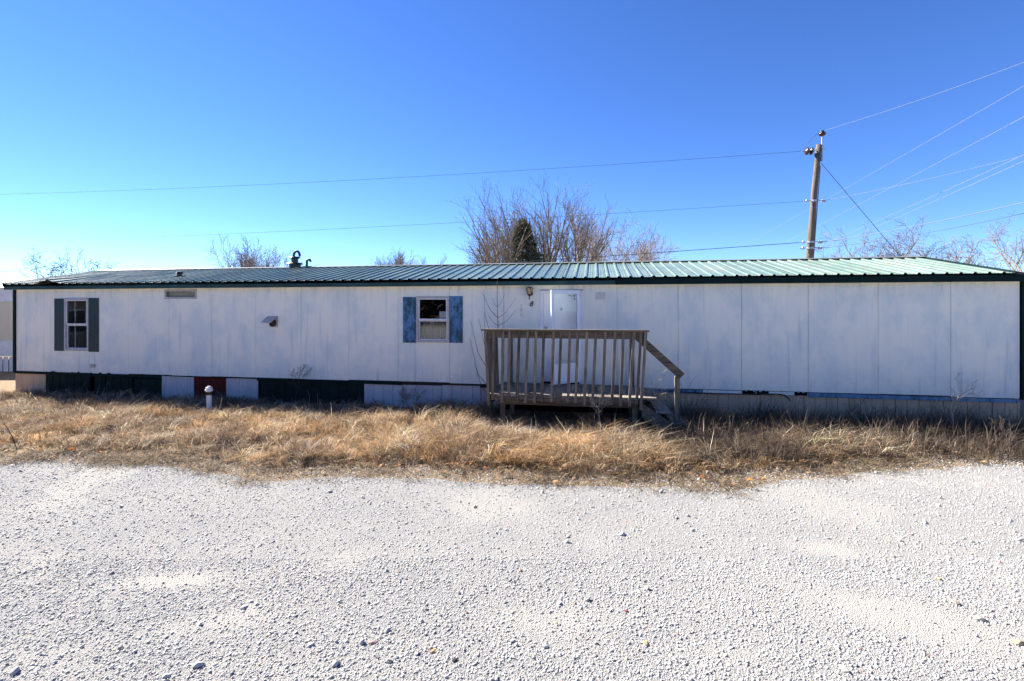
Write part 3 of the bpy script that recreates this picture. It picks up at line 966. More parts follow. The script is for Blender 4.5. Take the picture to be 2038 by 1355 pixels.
# railing
ZR = 1.79
DB().box(13.06, 16.14, -1.46, -1.32, ZR - .0, ZR + .035).build('top_rail', MATS['wood_along'])
DB().box(13.16, 16.08, -1.385, -1.347, ZR - .135, ZR - .004).build('rail_backer', MATS['wood_along'])
nb = 18
for i in range(nb):
    xb = 13.30 + (15.93 - 13.30) * i / (nb - 1) + rng.uniform(-.022, .022)
    lean = .025 + .05 * i / (nb - 1) + rng.uniform(-.022, .022)
    m_ = DB()
    bw = .050
    m_.bar((xb, -1.470, .475 + rng.uniform(-.025, .02)), (xb + lean, -1.42, ZR - .005), bw, .036)
    m_.build('baluster', MATS['wood_upright'])
m_ = DB(); m_.bar((15.99, -1.47, .40), (16.085, -1.42, ZR - .003), .05, .045); m_.build('corner_post', MATS['wood_upright'])
# left side: wide planks and end post
DB().bar((13.215, -1.47, .42), (13.135, -1.42, ZR - .003), .05, .05).build('corner_post', MATS['wood_upright'])
for y0, y1, zb_, zt_ in ((-1.36, -1.16, .36, ZR - .01), (-1.12, -.93, .36, ZR - .05), (-.88, -.62, .36, ZR - .05), (-.56, -.38, .36, ZR - .06)):
    DB().add([(13.175, y0, zb_), (13.20, y0, zb_), (13.20, y1, zb_), (13.175, y1, zb_), (13.135, y0, zt_), (13.16, y0, zt_), (13.16, y1, zt_), (13.135, y1, zt_)],
             [(0, 3, 2, 1), (4, 5, 6, 7), (0, 1, 5, 4), (1, 2, 6, 5), (2, 3, 7, 6), (3, 0, 4, 7)]).build('side_plank', MATS['wood_upright'])
DB().box(13.165, 13.205, -1.34, -.12, ZR - .15, ZR - .02).build('side_rail', MATS['wood_deep'])
DB().box(13.345, 13.435, -.16, -.07, DZ, 1.60).build('end_post', MATS['wood_upright'])
DB().box(15.89, 15.98, -.22, -.13, DZ, 1.62).build('end_post', MATS['wood_upright'])
DB().box(15.90, 15.94, -.30, -.10, 1.622, 1.655).build('post_cap', MATS['wood_along'])
# stairs on the right
DB().box(16.03, 16.27, -1.42, -.25, DZ - .038, DZ - .002).build('stair_tread', MATS['wood_deep'])
DB().box(16.27, 16.53, -1.36, -.28, .325, .362).build('stair_tread', MATS['wood_deep'])
DB().box(16.53, 16.80, -1.36, -.28, .135, .172).build('stair_tread', MATS['wood_deep'])
for dy in (-1.34, -.32):
    DB().add([(16.025, dy - .02, .50), (16.025, dy + .02, .50), (16.86, dy + .02, -.06), (16.86, dy - .02, -.06), (16.025, dy - .02, .24), (16.025, dy + .02, .24), (16.62, dy + .02, -.14), (16.62, dy - .02, -.14)],
             [(0, 1, 2, 3), (7, 6, 5, 4), (0, 3, 7, 4), (1, 5, 6, 2), (0, 4, 5, 1), (3, 2, 6, 7)]).build('stringer', MATS['wood_along'])
DB().bar((15.94, -1.335, 1.71), (16.715, -1.335, 1.00), .04, .135, (0, 0, 1)).build('stair_handrail', MATS['wood_along'])
DB().box(16.60, 16.685, -1.31, -1.225, -.12, .99).build('handrail_post', MATS['wood_upright'])

# ------------------------------------------------------------------ standpipe
p = hw(7.03, -1.28)
sp = empty('standpipe', Matrix.Translation(p))
tag(sp, 'white plastic cleanout pipe with dark band standing in grass before the red skirting', 'pipe')
zc = 0.0
MB().lathe([(.052, -.1), (.052, .36)], 16).build('pipe', MATS['pvc_white'], sp)
MB().lathe([(.056, .36), (.056, .43)], 16).build('band', MATS['black_paint'], sp)
MB().lathe([(.054, .43), (.074, .44), (.077, .47), (.064, .49), (.064, .52), (.035, .525), (.035, .55)], 16).build('cap', MATS['pvc_white'], sp)

# ------------------------------------------------------------------ neighbouring homes
nh = empty('neighbour_home', Matrix.Translation((-18.0, 17.0, 0)))
tag(nh, 'cream and white mobile home at the far left edge behind the corner', 'mobile home')
L0, L1 = -14.0, 1.3
MB().box(L0, L1, 0, 4.5, .52, 2.95).build('wall', MATS['cream_siding'], nh)
x = L0
while x < L1 - .01:
    e = min(x + .40, L1)
    MB().box(x + .003, e - .003, -.016, -.002, 1.10, 2.46).build('siding_board', MATS['cream_siding'], nh)
    x = e
MB().box(L0, L1, -.03, -.002, 2.47, 2.95).build('fascia_panel', MATS['white_frame'], nh)
MB().box(L0, L1, -.03, -.002, .53, 1.09).build('lower_panel', MATS['white_frame'], nh)
x = L0
while x < L1:
    MB().box(x, x + .15, .02, .05, -.1, .50).build('skirting_slat', MATS['white_frame'], nh)
    x += .21
mb = MB()
mb.add([(L0 - .2, -.15, 2.96), (L1 + .2, -.15, 2.96), (L1 + .2, 2.25, 3.45), (L0 - .2, 2.25, 3.45), (L1 + .2, 4.65, 2.96), (L0 - .2, 4.65, 2.96)], [(0, 1, 2, 3), (3, 2, 4, 5), (0, 5, 4, 1), (1, 4, 2), (0, 3, 5)])
mb.build('roof', MATS['ridge_metal'], nh)

# tan house left of the view, mirrored in the left window
th = empty('tan_house', Matrix.Translation((-24.5, 5.5, 0)))
tag(th, 'tan lap sided house with dark shingle roof mirrored in the left window', 'house')
MB().box(-6, 0, -7, 7, -.1, 2.9).build('wall', MATS['tan_lap'], th)
for k in range(14):
    z = .25 + k * .19
    m_ = MB()
    m_.add([(.002, -7, z), (.03, -7, z), (.008, -7, z + .185), (.002, -7, z + .185), (.002, 7, z), (.03, 7, z), (.008, 7, z + .185), (.002, 7, z + .185)],
           [(0, 1, 2, 3), (7, 6, 5, 4), (1, 5, 6, 2), (0, 4, 5, 1), (2, 6, 7, 3)])
    m_.build('lap_board', MATS['tan_lap'], th)
mb = MB(); mb.add([(.5, -7.4, 2.85), (.5, 7.4, 2.85), (-3, 7.4, 4.4), (-3, -7.4, 4.4), (-6.5, 7.4, 2.85), (-6.5, -7.4, 2.85)], [(0, 1, 2, 3), (3, 2, 4, 5), (0, 5, 4, 1), (0, 3, 5), (1, 4, 2)])
mb.build('roof', MATS['shingle'], th)
for y in (-4.5, 0, 4.5):
    f_ = MB().box(.035, .06, y - .6, y + .6, 1.0, 2.2).build('window', MATS['white_frame'], th)
    MB().box(.062, .07, y - .52, y + .52, 1.08, 2.12).build('pane', MATS['black_paint'], f_)

# woods far behind the camera, mirrored in the panes
rw = np.random.RandomState(5)
N = 20000
bx_ = rw.uniform(-90, 60, N); by_ = rw.uniform(-46, -38, N); bz_ = rw.rand(N) ** 1.3 * (6.5 + 4 * vn(bx_, bx_ * 0, .22, 8))
c_ = np.stack([bx_, by_, bz_], -1); e1 = rw.randn(N, 3) * .55; e2 = rw.randn(N, 3) * .55
v = np.stack([c_ - e1, c_ + e1, c_ + e2], 1).reshape(-1, 3)
o = np_mesh('distant_woods', v, np.arange(N * 3).reshape(-1, 3), MATS['bark_dark'])
tag(o, 'dark winter woods across the lot, mirrored in the window panes', 'woods', None, 'stuff')

# ------------------------------------------------------------------ utility pole
PB = Vector((10.86, 18.0, 0)); PT = Vector((11.56, 18.0, 8.40))
pole = empty('utility_pole', Matrix.Translation(PB))
tag(pole, 'leaning wooden utility pole with brown insulators behind the green roof', 'utility pole')
ax = (PT - PB)


def pp_(z): return ax * (z / 8.40)


MB().tube([pp_(z) + Vector((.012 * math.sin(z * 1.7), 0, 0)) for z in np.linspace(-.3, 8.40, 12)], list(np.linspace(.165, .088, 12)), 14).build('shaft', MATS['pole_wood'], pole, True)
top = pp_(8.40)
mb = MB(); mb.bar(pp_(7.75) + Vector((.12, -.10, 0)), top + Vector((.10, -.06, .33)), .045, .045); mb.build('pin_bracket', MATS['galvanised'], pole)
MB().lathe([(.03, .30), (.10, .33), (.125, .37), (.115, .42), (.06, .44), (.075, .465), (.07, .50), (.03, .51)], 16, tuple(top + Vector((.10, -.06, .0)))).build('pin_insulator', MATS['brown_porcelain'], pole, True)
c = pp_(8.18)
mb = MB(); mb.tube([c + Vector((-.1, -.02, 0)), c + Vector((-.62, -.02, -.04))], .018, 6); mb.tube([c + Vector((-.1, 0, .05)), c + Vector((.32, 0, .05))], .014, 6); mb.build('dead_end_rod', MATS['galvanised'], pole)
for dx in (-.27, -.43):
    MB().lathe([(.03, .05), (.05, .03), (.14, .01), (.135, -.02), (.07, -.03), (.03, -.06)], 14, tuple(c + Vector((dx, -.02, -.03))), 'X').build('disc_insulator', MATS['brown_porcelain'], pole, True)
mb = MB(); mb.lathe([(.108, -.18), (.108, .12)], 14, tuple(pp_(7.95))); mb.build('steel_band', MATS['dark_cable'], pole)
for z in (6.28, 4.72, 4.50):
    mb = MB(); b = pp_(z); r = .165 - .077 * z / 8.4 + .008
    mb.lathe([(r, -.035), (r, .035)], 14, tuple(b)); mb.tube([b + Vector((-r - .28, -.02, -.01)), b + Vector((r + .32, -.02, .03))], .016, 6)
    for dx in (-.24, .20, .27): mb.lathe([(.02, -.05), (.05, -.04), (.05, .02), (.03, .05)], 10, tuple(b + Vector((dx + (r if dx > 0 else -r * .3), -.02, 0))))
    mb.build('clevis_band', MATS['galvanised'], pole)
mb = MB(); mb.tube([pp_(z) + Vector((.172 - .077 * z / 8.4, -.05, 0)) for z in np.linspace(.1, 7.6, 9)], .016, 6); mb.build('ground_wire', MATS['light_cable'], pole)


def wire(name, a, b, sag, r, mat, label, ext=1.0, cat='wire'):
    a = Vector(a); b = Vector(b); b = a + (b - a) * ext
    o_ = empty(name, Matrix.Translation(a))
    n = 24
    pts = []
    for i in range(n + 1):
        t = i / n
        p_ = (b - a) * t; p_.z -= 4 * sag * t * (1 - t) * ext
        pts.append(p_)
    bpy.data.objects.remove(o_, do_unlink=True)
    o_ = MB().tube(pts, r, 5).build(name, mat)
    o_.location = a
    return tag(o_, label, cat, 'wires on the utility pole')


PX = lambda z: PB + pp_(z)
P3 = lambda px, py, yy: Vector(((px - 1019) / 950 * yy, yy, 2.2 + (615 - py) / 950 * yy))
wire('power_line', PX(8.15) + Vector((-.62, -.02, 0)), (-27.0, 24.4, 8.05), .22, .006, MATS['dark_cable'], 'highest dark wire running from the pole insulator to the left')
wire('power_line', PX(6.28) + Vector((-.3, 0, 0)), (-27.0, 24.4, 5.60), .18, .0055, MATS['dark_cable'], 'middle dark wire running left from the pole behind the bare trees')
wire('telephone_line', PX(4.72) + Vector((-.3, 0, 0)), (-27.0, 24.4, 3.0), .1, .012, MATS['dark_cable'], 'lowest thick dark cable leaving the pole to the left just above the roof')
wire('power_line', PX(8.9) + Vector((.08, -.05, 0)), (13.35, 12.4, 8.78), .10, .0065, MATS['light_cable'], 'topmost pale wire rising from the pole tip to the right', 1.6)
wire('power_line', PX(6.28) + Vector((.3, 0, 0)), (13.25, 12.3, 6.32), .10, .006, MATS['light_cable'], 'pale wire leaving the middle of the pole to the right', 1.6)
wire('telephone_line', PX(4.72) + Vector((.3, 0, 0)), (13.25, 12.3, 5.14), .12, .0095, MATS['light_cable'], 'thick pale cable leaving the low pole band to the right', 1.6)
wire('telephone_line', PX(4.50) + Vector((.3, .1, 0)), (13.4, 12.45, 4.95), .16, .007, MATS['dark_cable'], 'thin dark cable below the thick pale one right of the pole', 1.6)
wire('power_line', (30.4, 80, 8.6), (15.0, 14, 8.98), .3, .0065, MATS['light_cable'], 'uppermost of the pale wires crossing behind the pole', 1.25)
wire('power_line', (26.7, 55, 7.7), (13.94, 13, 7.6), .2, .0065, MATS['light_cable'], 'second of the pale wires crossing behind the pole', 1.25)
wire('power_line', (22.8, 40, 6.4), (13.2, 12.3, 6.30), .15, .006, MATS['light_cable'], 'upper of two close pale wires passing behind the low pole band', 1.25)
wire('power_line', (22.8, 40, 6.0), (13.2, 12.3, 6.14), .15, .006, MATS['light_cable'], 'lower of two close pale wires passing behind the low pole band', 1.25)
wire('guy_wire', PX(7.72) + Vector((.14, 0, 0)), (18.2, 18.0, 0), 0, .010, MATS['dark_cable'], 'dark guy wire slanting down to the right from the pole top')
wire('jumper_wire', PX(8.88) + Vector((.06, -.06, 0)), PX(8.2) + Vector((-.60, -.02, 0)), -.10, .008, MATS['dark_cable'], 'short curved jumper between the two top insulators')

# ------------------------------------------------------------------ trees
def grow(mbs, p, d, L, r, depth, P, rg):
    n = 4 if depth < 3 else 3
    pts = [Vector(p)]; cur = Vector(p); dr = Vector(d).normalized()
    for i in range(n):
        j = P['wob'] * (1 + .3 * depth)
        dr = (dr + Vector((rg.gauss(0, j), rg.gauss(0, j), rg.gauss(0, j) + P['up'] * (.6 if depth else .2)))).normalized()
        cur = cur + dr * (L / n); pts.append(cur.copy())
    end = max(r * P['tap'], P['rmin'] * .6)
    rads = [r + (end - r) * i / n for i in range(n + 1)]
    (mbs[0] if depth <= P['limb'] else mbs[1]).tube(pts, rads, (8, 6, 4, 3, 3, 3)[min(depth, 5)], False)
    if depth >= P['maxd']: return
    nc = P['nc'][depth]
    for k in range(nc):
        t = P['t0'][depth] + (1 - P['t0'][depth]) * (k + rg.random() * .8) / nc
        t = min(t, .999)
        i = min(int(t * n), n - 1); f = t * n - i
        pos = pts[i].lerp(pts[i + 1], f)
        tg = (pts[i + 1] - pts[i]).normalized()
        pr = tg.orthogonal().normalized(); pr.rotate(Matrix.Rotation(rg.uniform(0, 2 * math.pi), 3, tg))
        an = R(rg.uniform(*P['ang'][depth]))
        nd_ = tg * math.cos(an) + pr * math.sin(an)
        rr = (rads[i] + (rads[i + 1] - rads[i]) * f) * rg.uniform(.5, .72)
        grow(mbs, pos, nd_, L * rg.uniform(*P['len'][depth]) * (1.1 - .35 * t), max(rr, P['rmin']), depth + 1, P, rg)


BASE = dict(wob=.07, up=.05, tap=.45, rmin=.011, limb=1, maxd=4, nc=[7, 6, 6, 5], t0=[.25, .2, .15, .15],
            ang=[(20, 40), (22, 45), (25, 50), (25, 55)], len=[(.75, 1.0), (.5, .7), (.45, .65), (.45, .7)])


def tree(name, loc, H, trunk, r, seed, label, bark='bark_grey', lean=(0, 0), group='bare trees behind the home', **kw):
    P = dict(BASE); P['rmin'] = max(.008, .00029 * loc[1]); P.update(kw)
    rg = random.Random(seed)
    mbs = (MB(), MB())
    root = empty(name, Matrix.Translation(Vector(loc)))
    grow(mbs, (0, 0, -.3), (lean[0], lean[1], 1), trunk, r, 0, P, rg)
    zm = float(np.percentile([v[2] for v in mbs[1].v], 99.3))
    sc = H / zm
    for m_ in mbs: m_.v = [(x * sc, y * sc, z * sc) for x, y, z in m_.v]
    mbs[0].build('trunk', MATS[bark], root, True)
    mbs[1].build('crown', MATS[bark], root)
    return tag(root, label, 'tree', group)


def tx(px, Y): return ((px - 1019) / 950 * Y, Y, 0)


def th_(py, Y): return 2.2 + (615 - py) / 950 * Y


VASE = dict(wob=.032, ang=[(10, 40), (16, 34), (20, 40), (22, 45)], len=[(1.15, 1.5), (.5, .75), (.42, .6), (.4, .6)], up=.045, t0=[.35, .22, .18, .12], nc=[9, 8, 6, 4])
VC = dict(VASE, ang=[(6, 34), (14, 30), (18, 38), (22, 45)], nc=[8, 7, 6, 3])
tree('bare_tree', tx(1018, 29), th_(372, 29), 5.0, .26, 21, 'bare many-limbed tree left of the evergreen, spreading leftward', lean=(-.05, 0), **VC)
tree('bare_tree', tx(1095, 34), th_(368, 34), 5.2, .26, 5, 'tallest upright bare tree right of the evergreen', 'bark_grey', lean=(.0, 0), **VC)
tree('bare_tree', tx(1135, 35), th_(390, 35), 5.0, .24, 33, 'bare tree leaning right above the deck, right of the tallest one', lean=(.13, 0), **VC)
tree('bare_tree', tx(1215, 42), th_(420, 42), 5.5, .2, 14, 'pale rounded bare tree at the right of the central clump', 'bark_pale', **dict(VASE, ang=[(8, 32), (20, 40), (25, 50), (25, 55)], nc=[8, 7, 6, 4]))
tree('bare_tree', tx(1170, 50), th_(440, 50), 5.5, .2, 17, 'fine-twigged bare tree farther behind the central clump', 'bark_pale', **dict(VASE, nc=[7, 6, 5, 4], ang=[(8, 36), (20, 45), (25, 50), (25, 55)]))
tree('bare_tree', tx(978, 36), th_(455, 36), 4.5, .16, 41, 'low bare tree at the left foot of the central clump', **dict(VASE, ang=[(8, 30), (20, 45), (25, 50), (25, 55)]))
tree('bare_tree', tx(1262, 45), th_(470, 45), 4.5, .15, 43, 'small bare tree at the right end of the central clump', 'bark_pale', **dict(VASE, ang=[(8, 32), (20, 45), (25, 50), (25, 55)]))
tree('bare_tree', tx(480, 48), th_(476, 48), 5.0, .2, 8, 'rounded dense bare tree left of the roof flue', 'bark_grey', **dict(VASE, ang=[(14, 45), (18, 38), (25, 45), (25, 50)], nc=[11, 9, 7, 4]))
tree('bare_tree', tx(563, 70), th_(497, 70), 6, .16, 9, 'faint slender bare tree just left of the roof flue', 'bark_grey', **dict(VASE, nc=[6, 5, 4, 4], ang=[(8, 25), (16, 34), (20, 40), (22, 45)]))
tree('bare_tree', tx(785, 60), th_(503, 60), 5, .15, 10, 'small bare treetop left of a wider one above mid roof', 'bark_grey', **dict(VASE, nc=[10, 8, 7, 4]))
tree('bare_tree', tx(835, 62), th_(507, 62), 5, .15, 12, 'wide small bare treetop right of the other above mid roof', 'bark_grey', **dict(VASE, nc=[11, 8, 7, 4], ang=[(15, 50), (20, 45), (25, 50), (25, 55)]))
GN = dict(wob=.12, up=.03, nc=[5, 5, 5, 4], t0=[.35, .25, .2, .15], ang=[(20, 50), (25, 50), (30, 55), (30, 60)], len=[(1.1, 1.5), (.5, .75), (.4, .6), (.4, .6)], rmin=.017)
tree('broken_tree', tx(135, 36), th_(499, 36), 4.6, .17, 51, 'gnarled dark bare tree nearest the left roof end', 'bark_dark', lean=(-.06, 0), **GN)
tree('broken_tree', tx(186, 37), th_(494, 37), 4.6, .17, 58, 'gnarled dark bare tree second from the left roof end', 'bark_dark', lean=(.02, 0), **GN)
OP = dict(wob=.11, up=.03, nc=[7, 5, 5, 5], ang=[(25, 60), (25, 55), (30, 60), (30, 60)], t0=[.3, .2, .15, .12])
tree('bare_tree', tx(1765, 34), th_(446, 34), 5.4, .15, 61, 'open-crowned bare tree right of the utility pole behind the guy wire', 'bark_grey', **OP)
tree('bare_tree', tx(1690, 38), th_(475, 38), 5.0, .13, 62, 'thin bare tree between utility pole and guy wire', 'bark_grey', **OP)
tree('bare_tree', tx(1880, 32), th_(468, 32), 4.4, .14, 63, 'tangled bare tree above the right roof end', 'bark_dark', **OP)
tree('bare_tree', tx(1955, 30), th_(462, 30), 4.4, .14, 64, 'tangled bare tree just left of the right picture edge', 'bark_grey', **OP)
tree('bare_tree', tx(2075, 26), th_(425, 26), 5.0, .16, 65, 'bare tree cut by the right picture edge', 'bark_grey', lean=(-.05, 0), **OP)
tree('brush', tx(1850, 40), th_(500, 40), 3.0, .08, 66, 'low tan brush behind the right end of the ridge', 'bark_pale', **dict(OP, t0=[.1, .1, .1, .1], rmin=.014))

# evergreen
rs = np.random.RandomState(4)
ev = empty('evergreen_tree', Matrix.Translation(Vector(tx(1040, 31.5))))
EH = th_(438, 31.5)
MB().tube([(0, 0, -.3), (0, 0, EH * .5), (0, 0, EH)], [.22, .12, .02], 8).build('trunk', MATS['bark_dark'], ev)
N = 11000
zt = rs.rand(N) ** .9
z = 1.2 + (EH - 1.2) * zt
lay = .72 + .28 * np.abs(np.sin(z * 4.3 + rs.rand(N) * .6))
rad = (1 - zt) ** .78 * 3.5 * lay * rs.rand(N) ** .42 + .02
an = rs.rand(N) * 2 * np.pi
rad *= .40 + 1.05 * vn(an * 2.6, z * 2.6, 1.0, 77)
base = np.stack([rad * np.cos(an), rad * np.sin(an), z - rad * .22], -1)
dirv = np.stack([np.cos(an), np.sin(an), rs.randn(N) * .5 + .1], -1) + rs.randn(N, 3) * .5
dirv /= np.linalg.norm(dirv, axis=1)[:, None]
ln = .16 + .22 * rs.rand(N)
sd_ = np.cross(dirv, rs.randn(N, 3)); sd_ /= np.linalg.norm(sd_, axis=1)[:, None] + 1e-9
wv = (.02 + .035 * rs.rand(N))[:, None]
v = np.stack([base - sd_ * wv, base + sd_ * wv, base + dirv * ln[:, None]], 1).reshape(-1, 3)
np_mesh('crown', v, np.arange(N * 3).reshape(-1, 3), MATS['needle_green'], parent=ev)
tag(ev, 'dark conical evergreen standing among the bare central trees', 'tree')

# ------------------------------------------------------------------ grass
rs = np.random.RandomState(12)


def sample(n, x0, x1, y0, y1, dens):
    x = rs.uniform(x0, x1, n); y = rs.uniform(y0, y1, n)
    k = rs.rand(n) < dens(x, y)
    return x[k], y[k]


def blades(name, x, y, h, w, leanmul, col, mat, label, cat, kind='stuff', ldir=None, curl=.35, zoff=0):
    n = len(x)
    a = rs.rand(n) * 2 * np.pi if ldir is None else ldir
    ld = np.stack([np.cos(a), np.sin(a)], -1)
    lm = leanmul
    p0 = np.stack([x, y, ground_z(x, y) - .025 + zoff], -1)
    p1 = p0 + np.concatenate([ld * (h * lm * .42)[:, None], (h * .62)[:, None]], 1)
    p2 = p0 + np.concatenate([ld * (h * lm * (1.0 + curl))[:, None], (h * (1.0 - .35 * np.clip(lm, 0, 1.6) * rs.rand(n)))[:, None]], 1)
    b = rs.rand(n) * 2 * np.pi
    sdv = np.stack([np.cos(b), np.sin(b), np.zeros(n)], -1) * (w / 2)[:, None]
    v = np.stack([p0 - sdv, p0 + sdv, p1 - sdv * .8, p1 + sdv * .8, p2], 1).reshape(-1, 3)
    i = np.arange(n) * 5
    t = np.stack([np.stack([i, i + 1, i + 3], -1), np.stack([i, i + 3, i + 2], -1), np.stack([i + 2, i + 3, i + 4], -1)], 1).reshape(-1, 3)
    o_ = np_mesh(name, v, t, mat, np.repeat(col, 5, axis=0))
    return tag(o_, label, cat, None, kind)


def mixcol(t, a, b):
    t = np.asarray(t)[:, None]
    return np.array(a)[None] * (1 - t) + np.array(b)[None] * t


def hgt(x, y):
    s, d = sd_of(x, y)
    h = .10 + .15 * fbm(x, y, .9, 31) + .10 * np.clip((x + 4) / 3, 0, 1)
    h *= 1 - .35 * np.clip((x - 1.9) / .6, 0, 1)
    h += .16 * np.exp(-((x - 5.2) / 1.3) ** 2 - ((y - 7.35) / .5) ** 2)
    h += .08 * np.exp(-((x - 3.5) / .9) ** 2 - ((y - 6.9) / .4) ** 2)
    h += .10 * np.exp(-((x + .1) / 1.4) ** 2 - ((y - 7.5) / .5) ** 2)
    ed = y - edge(x)
    h *= .85 * np.clip(.35 + ed / .9, .3, 1)
    h *= 1 - .72 * np.clip((s - 13.0) / .3, 0, 1) * np.clip((16.6 - s) / .3, 0, 1) * np.clip((d + 2.35) / .4, 0, 1)
    return h


def dens_sun(x, y):
    s, d = sd_of(x, y)
    ed = y - edge(x)
    k = np.clip((ed + .10 + .5 * (fbm(x, y, 1.6, 60) - .5)) / .55, 0, 1)
    k *= np.where(d > -.12, 0, 1)
    k *= np.where((d > -1.42) & (s > 13.1) & (s < 16.3), .12, 1)
    k *= np.where(d > -1.5, .55, 1)
    k *= np.clip(3.2 * (fbm(x, y, 1.3, 71) - .22), .12, 1)
    vis = np.where(np.abs(x) < 1.12 * y + .6, 1, 0)
    k *= vis
    right = np.clip((x - 6.2) / .6, 0, 1)
    return k * (1 - .75 * right)


tx_, ty_ = sample(34000, -15, 11, 5.7, 13.5, dens_sun)
nt_ = len(tx_)
tid = rs.randint(0, nt_, 235000)
x = tx_[tid] + rs.randn(len(tid)) * .045; y = ty_[tid] + rs.randn(len(tid)) * .035
tb = np.exp(rs.randn(nt_) * .34)[tid]; thh = np.clip(np.exp(rs.randn(nt_) * .36 - .05), .4, 1.9)[tid]; tp = (rs.rand(nt_) < .14)[tid]; tdir = (rs.rand(nt_) * 6.283)[tid]
s_, d_ = sd_of(x, y); k = (d_ < -.06); x, y, tb, thh, tp, tdir = x[k], y[k], tb[k], thh[k], tp[k], tdir[k]
n = len(x)
s, d = sd_of(x, y)
h = hgt(x, y) * rs.uniform(.5, 1.15, n) * thh
patch = fbm(x, y, .8, 90); p2_ = fbm(x, y, 2.3, 95)
t = np.clip((patch - .42) * 5 + rs.randn(n) * .22, 0, 1)
col = mixcol(t, (.26, .175, .11), (.46, .295, .15))
pale = (rs.rand(n) < np.clip(.10 + .9 * (p2_ - .45), .03, .6)) | (tp & (rs.rand(n) < .7))
col[pale] = mixcol(rs.rand(pale.sum()), (.52, .43, .30), (.68, .60, .46))
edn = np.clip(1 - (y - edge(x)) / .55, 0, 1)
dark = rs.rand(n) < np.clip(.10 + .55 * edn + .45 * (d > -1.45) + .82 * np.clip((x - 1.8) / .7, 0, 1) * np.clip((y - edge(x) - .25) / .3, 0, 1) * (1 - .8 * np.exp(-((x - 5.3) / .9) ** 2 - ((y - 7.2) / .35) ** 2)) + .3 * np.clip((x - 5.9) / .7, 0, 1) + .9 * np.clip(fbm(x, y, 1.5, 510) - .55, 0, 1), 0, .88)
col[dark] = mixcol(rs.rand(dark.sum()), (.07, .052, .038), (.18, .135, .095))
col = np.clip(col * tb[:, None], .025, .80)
lean = np.clip(.55 + .7 * rs.rand(n) + .5 * (vn(x, y, 1.7, 44) - .5), .1, 2)
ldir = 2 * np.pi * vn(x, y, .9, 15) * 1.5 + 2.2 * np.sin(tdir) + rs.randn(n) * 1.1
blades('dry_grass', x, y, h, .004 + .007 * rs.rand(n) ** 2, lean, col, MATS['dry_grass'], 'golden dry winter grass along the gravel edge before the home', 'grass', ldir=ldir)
print('grass blades', n)

# thatch lying across the gravel edge
def dens_th(x, y):
    ed = y - edge(x)
    cl = np.clip((fbm(x, y, 1.9, 120) - .46) * 6, 0, 1)
    lft = np.exp(-((x + 2.9) / .7) ** 2) + np.exp(-((x - 2.6) / .7) ** 2) + .5 * np.exp(-((x + 5.5) / 1.3) ** 2)
    return np.exp(-((ed + .03) / .28) ** 2) * (.18 + .82 * cl) + np.exp(-((ed + .25) / .25) ** 2) * cl * np.clip(lft, 0, 1) * .8
x, y = sample(120000, -9, 9, 5.5, 8.2, dens_th)
n = len(x)
col = mixcol(rs.rand(n) ** 1.6, (.055, .043, .034), (.42, .31, .19))
blades('fallen_thatch', x, y, .03 + .07 * rs.rand(n), .004 + .007 * rs.rand(n), 1.0 + 2.4 * rs.rand(n), col, MATS['dry_grass'], 'short dead thatch scattered over the edge of the white gravel', 'grass', zoff=.02)

# dark tangled weed stalks in the shade of the home
def stalks(name, x, y, L, r, col, mat, label, cat, arch=1.0, sides=3):
    n = len(x); m = 4
    a = rs.rand(n) * 2 * np.pi
    ld = np.stack([np.cos(a), np.sin(a) * .55, np.zeros(n)], -1)
    k = arch * rs.uniform(.2, 1.0, n)
    pts = []
    p0 = np.stack([x, y, ground_z(x, y) - .03], -1)
    for i in range(m):
        t = i / (m - 1)
        zz_ = L * (t - .55 * k * t * t) * (1 - .2 * k)
        hh_ = L * (.15 * t + .75 * k * t * t)
        q_ = p0 + ld * hh_[:, None]; q_[:, 2] += zz_
        q_ += rs.randn(n, 3) * (.012 * t)
        pts.append(q_)
    e1 = np.stack([-np.sin(a), np.cos(a), np.zeros(n)], -1); e2 = np.stack([np.zeros(n), np.zeros(n), np.ones(n)], -1)
    rings = []
    for i in range(m):
        rr = (r * (1 - .7 * i / (m - 1)))[:, None]
        for kq in range(3):
            an_ = 2 * np.pi * kq / 3
            rings.append(pts[i] + (e1 * math.cos(an_) + (e2 * .4 + ld * .6) * math.sin(an_)) * rr)
    v = np.stack(rings, 1).reshape(-1, 3)
    b = (np.arange(n) * m * 3)[:, None]
    f = []
    for i in range(m - 1):
        for kq in range(3):
            A, B = i * 3 + kq, i * 3 + (kq + 1) % 3
            f += [(A, B, B + 3), (A, B + 3, A + 3)]
    f = np.array(f)
    t = (b[:, :, None] + f[None]).reshape(-1, 3)
    o_ = np_mesh(name, v, t, mat, np.repeat(col, m * 3, axis=0))
    return tag(o_, label, cat, None, 'stuff')


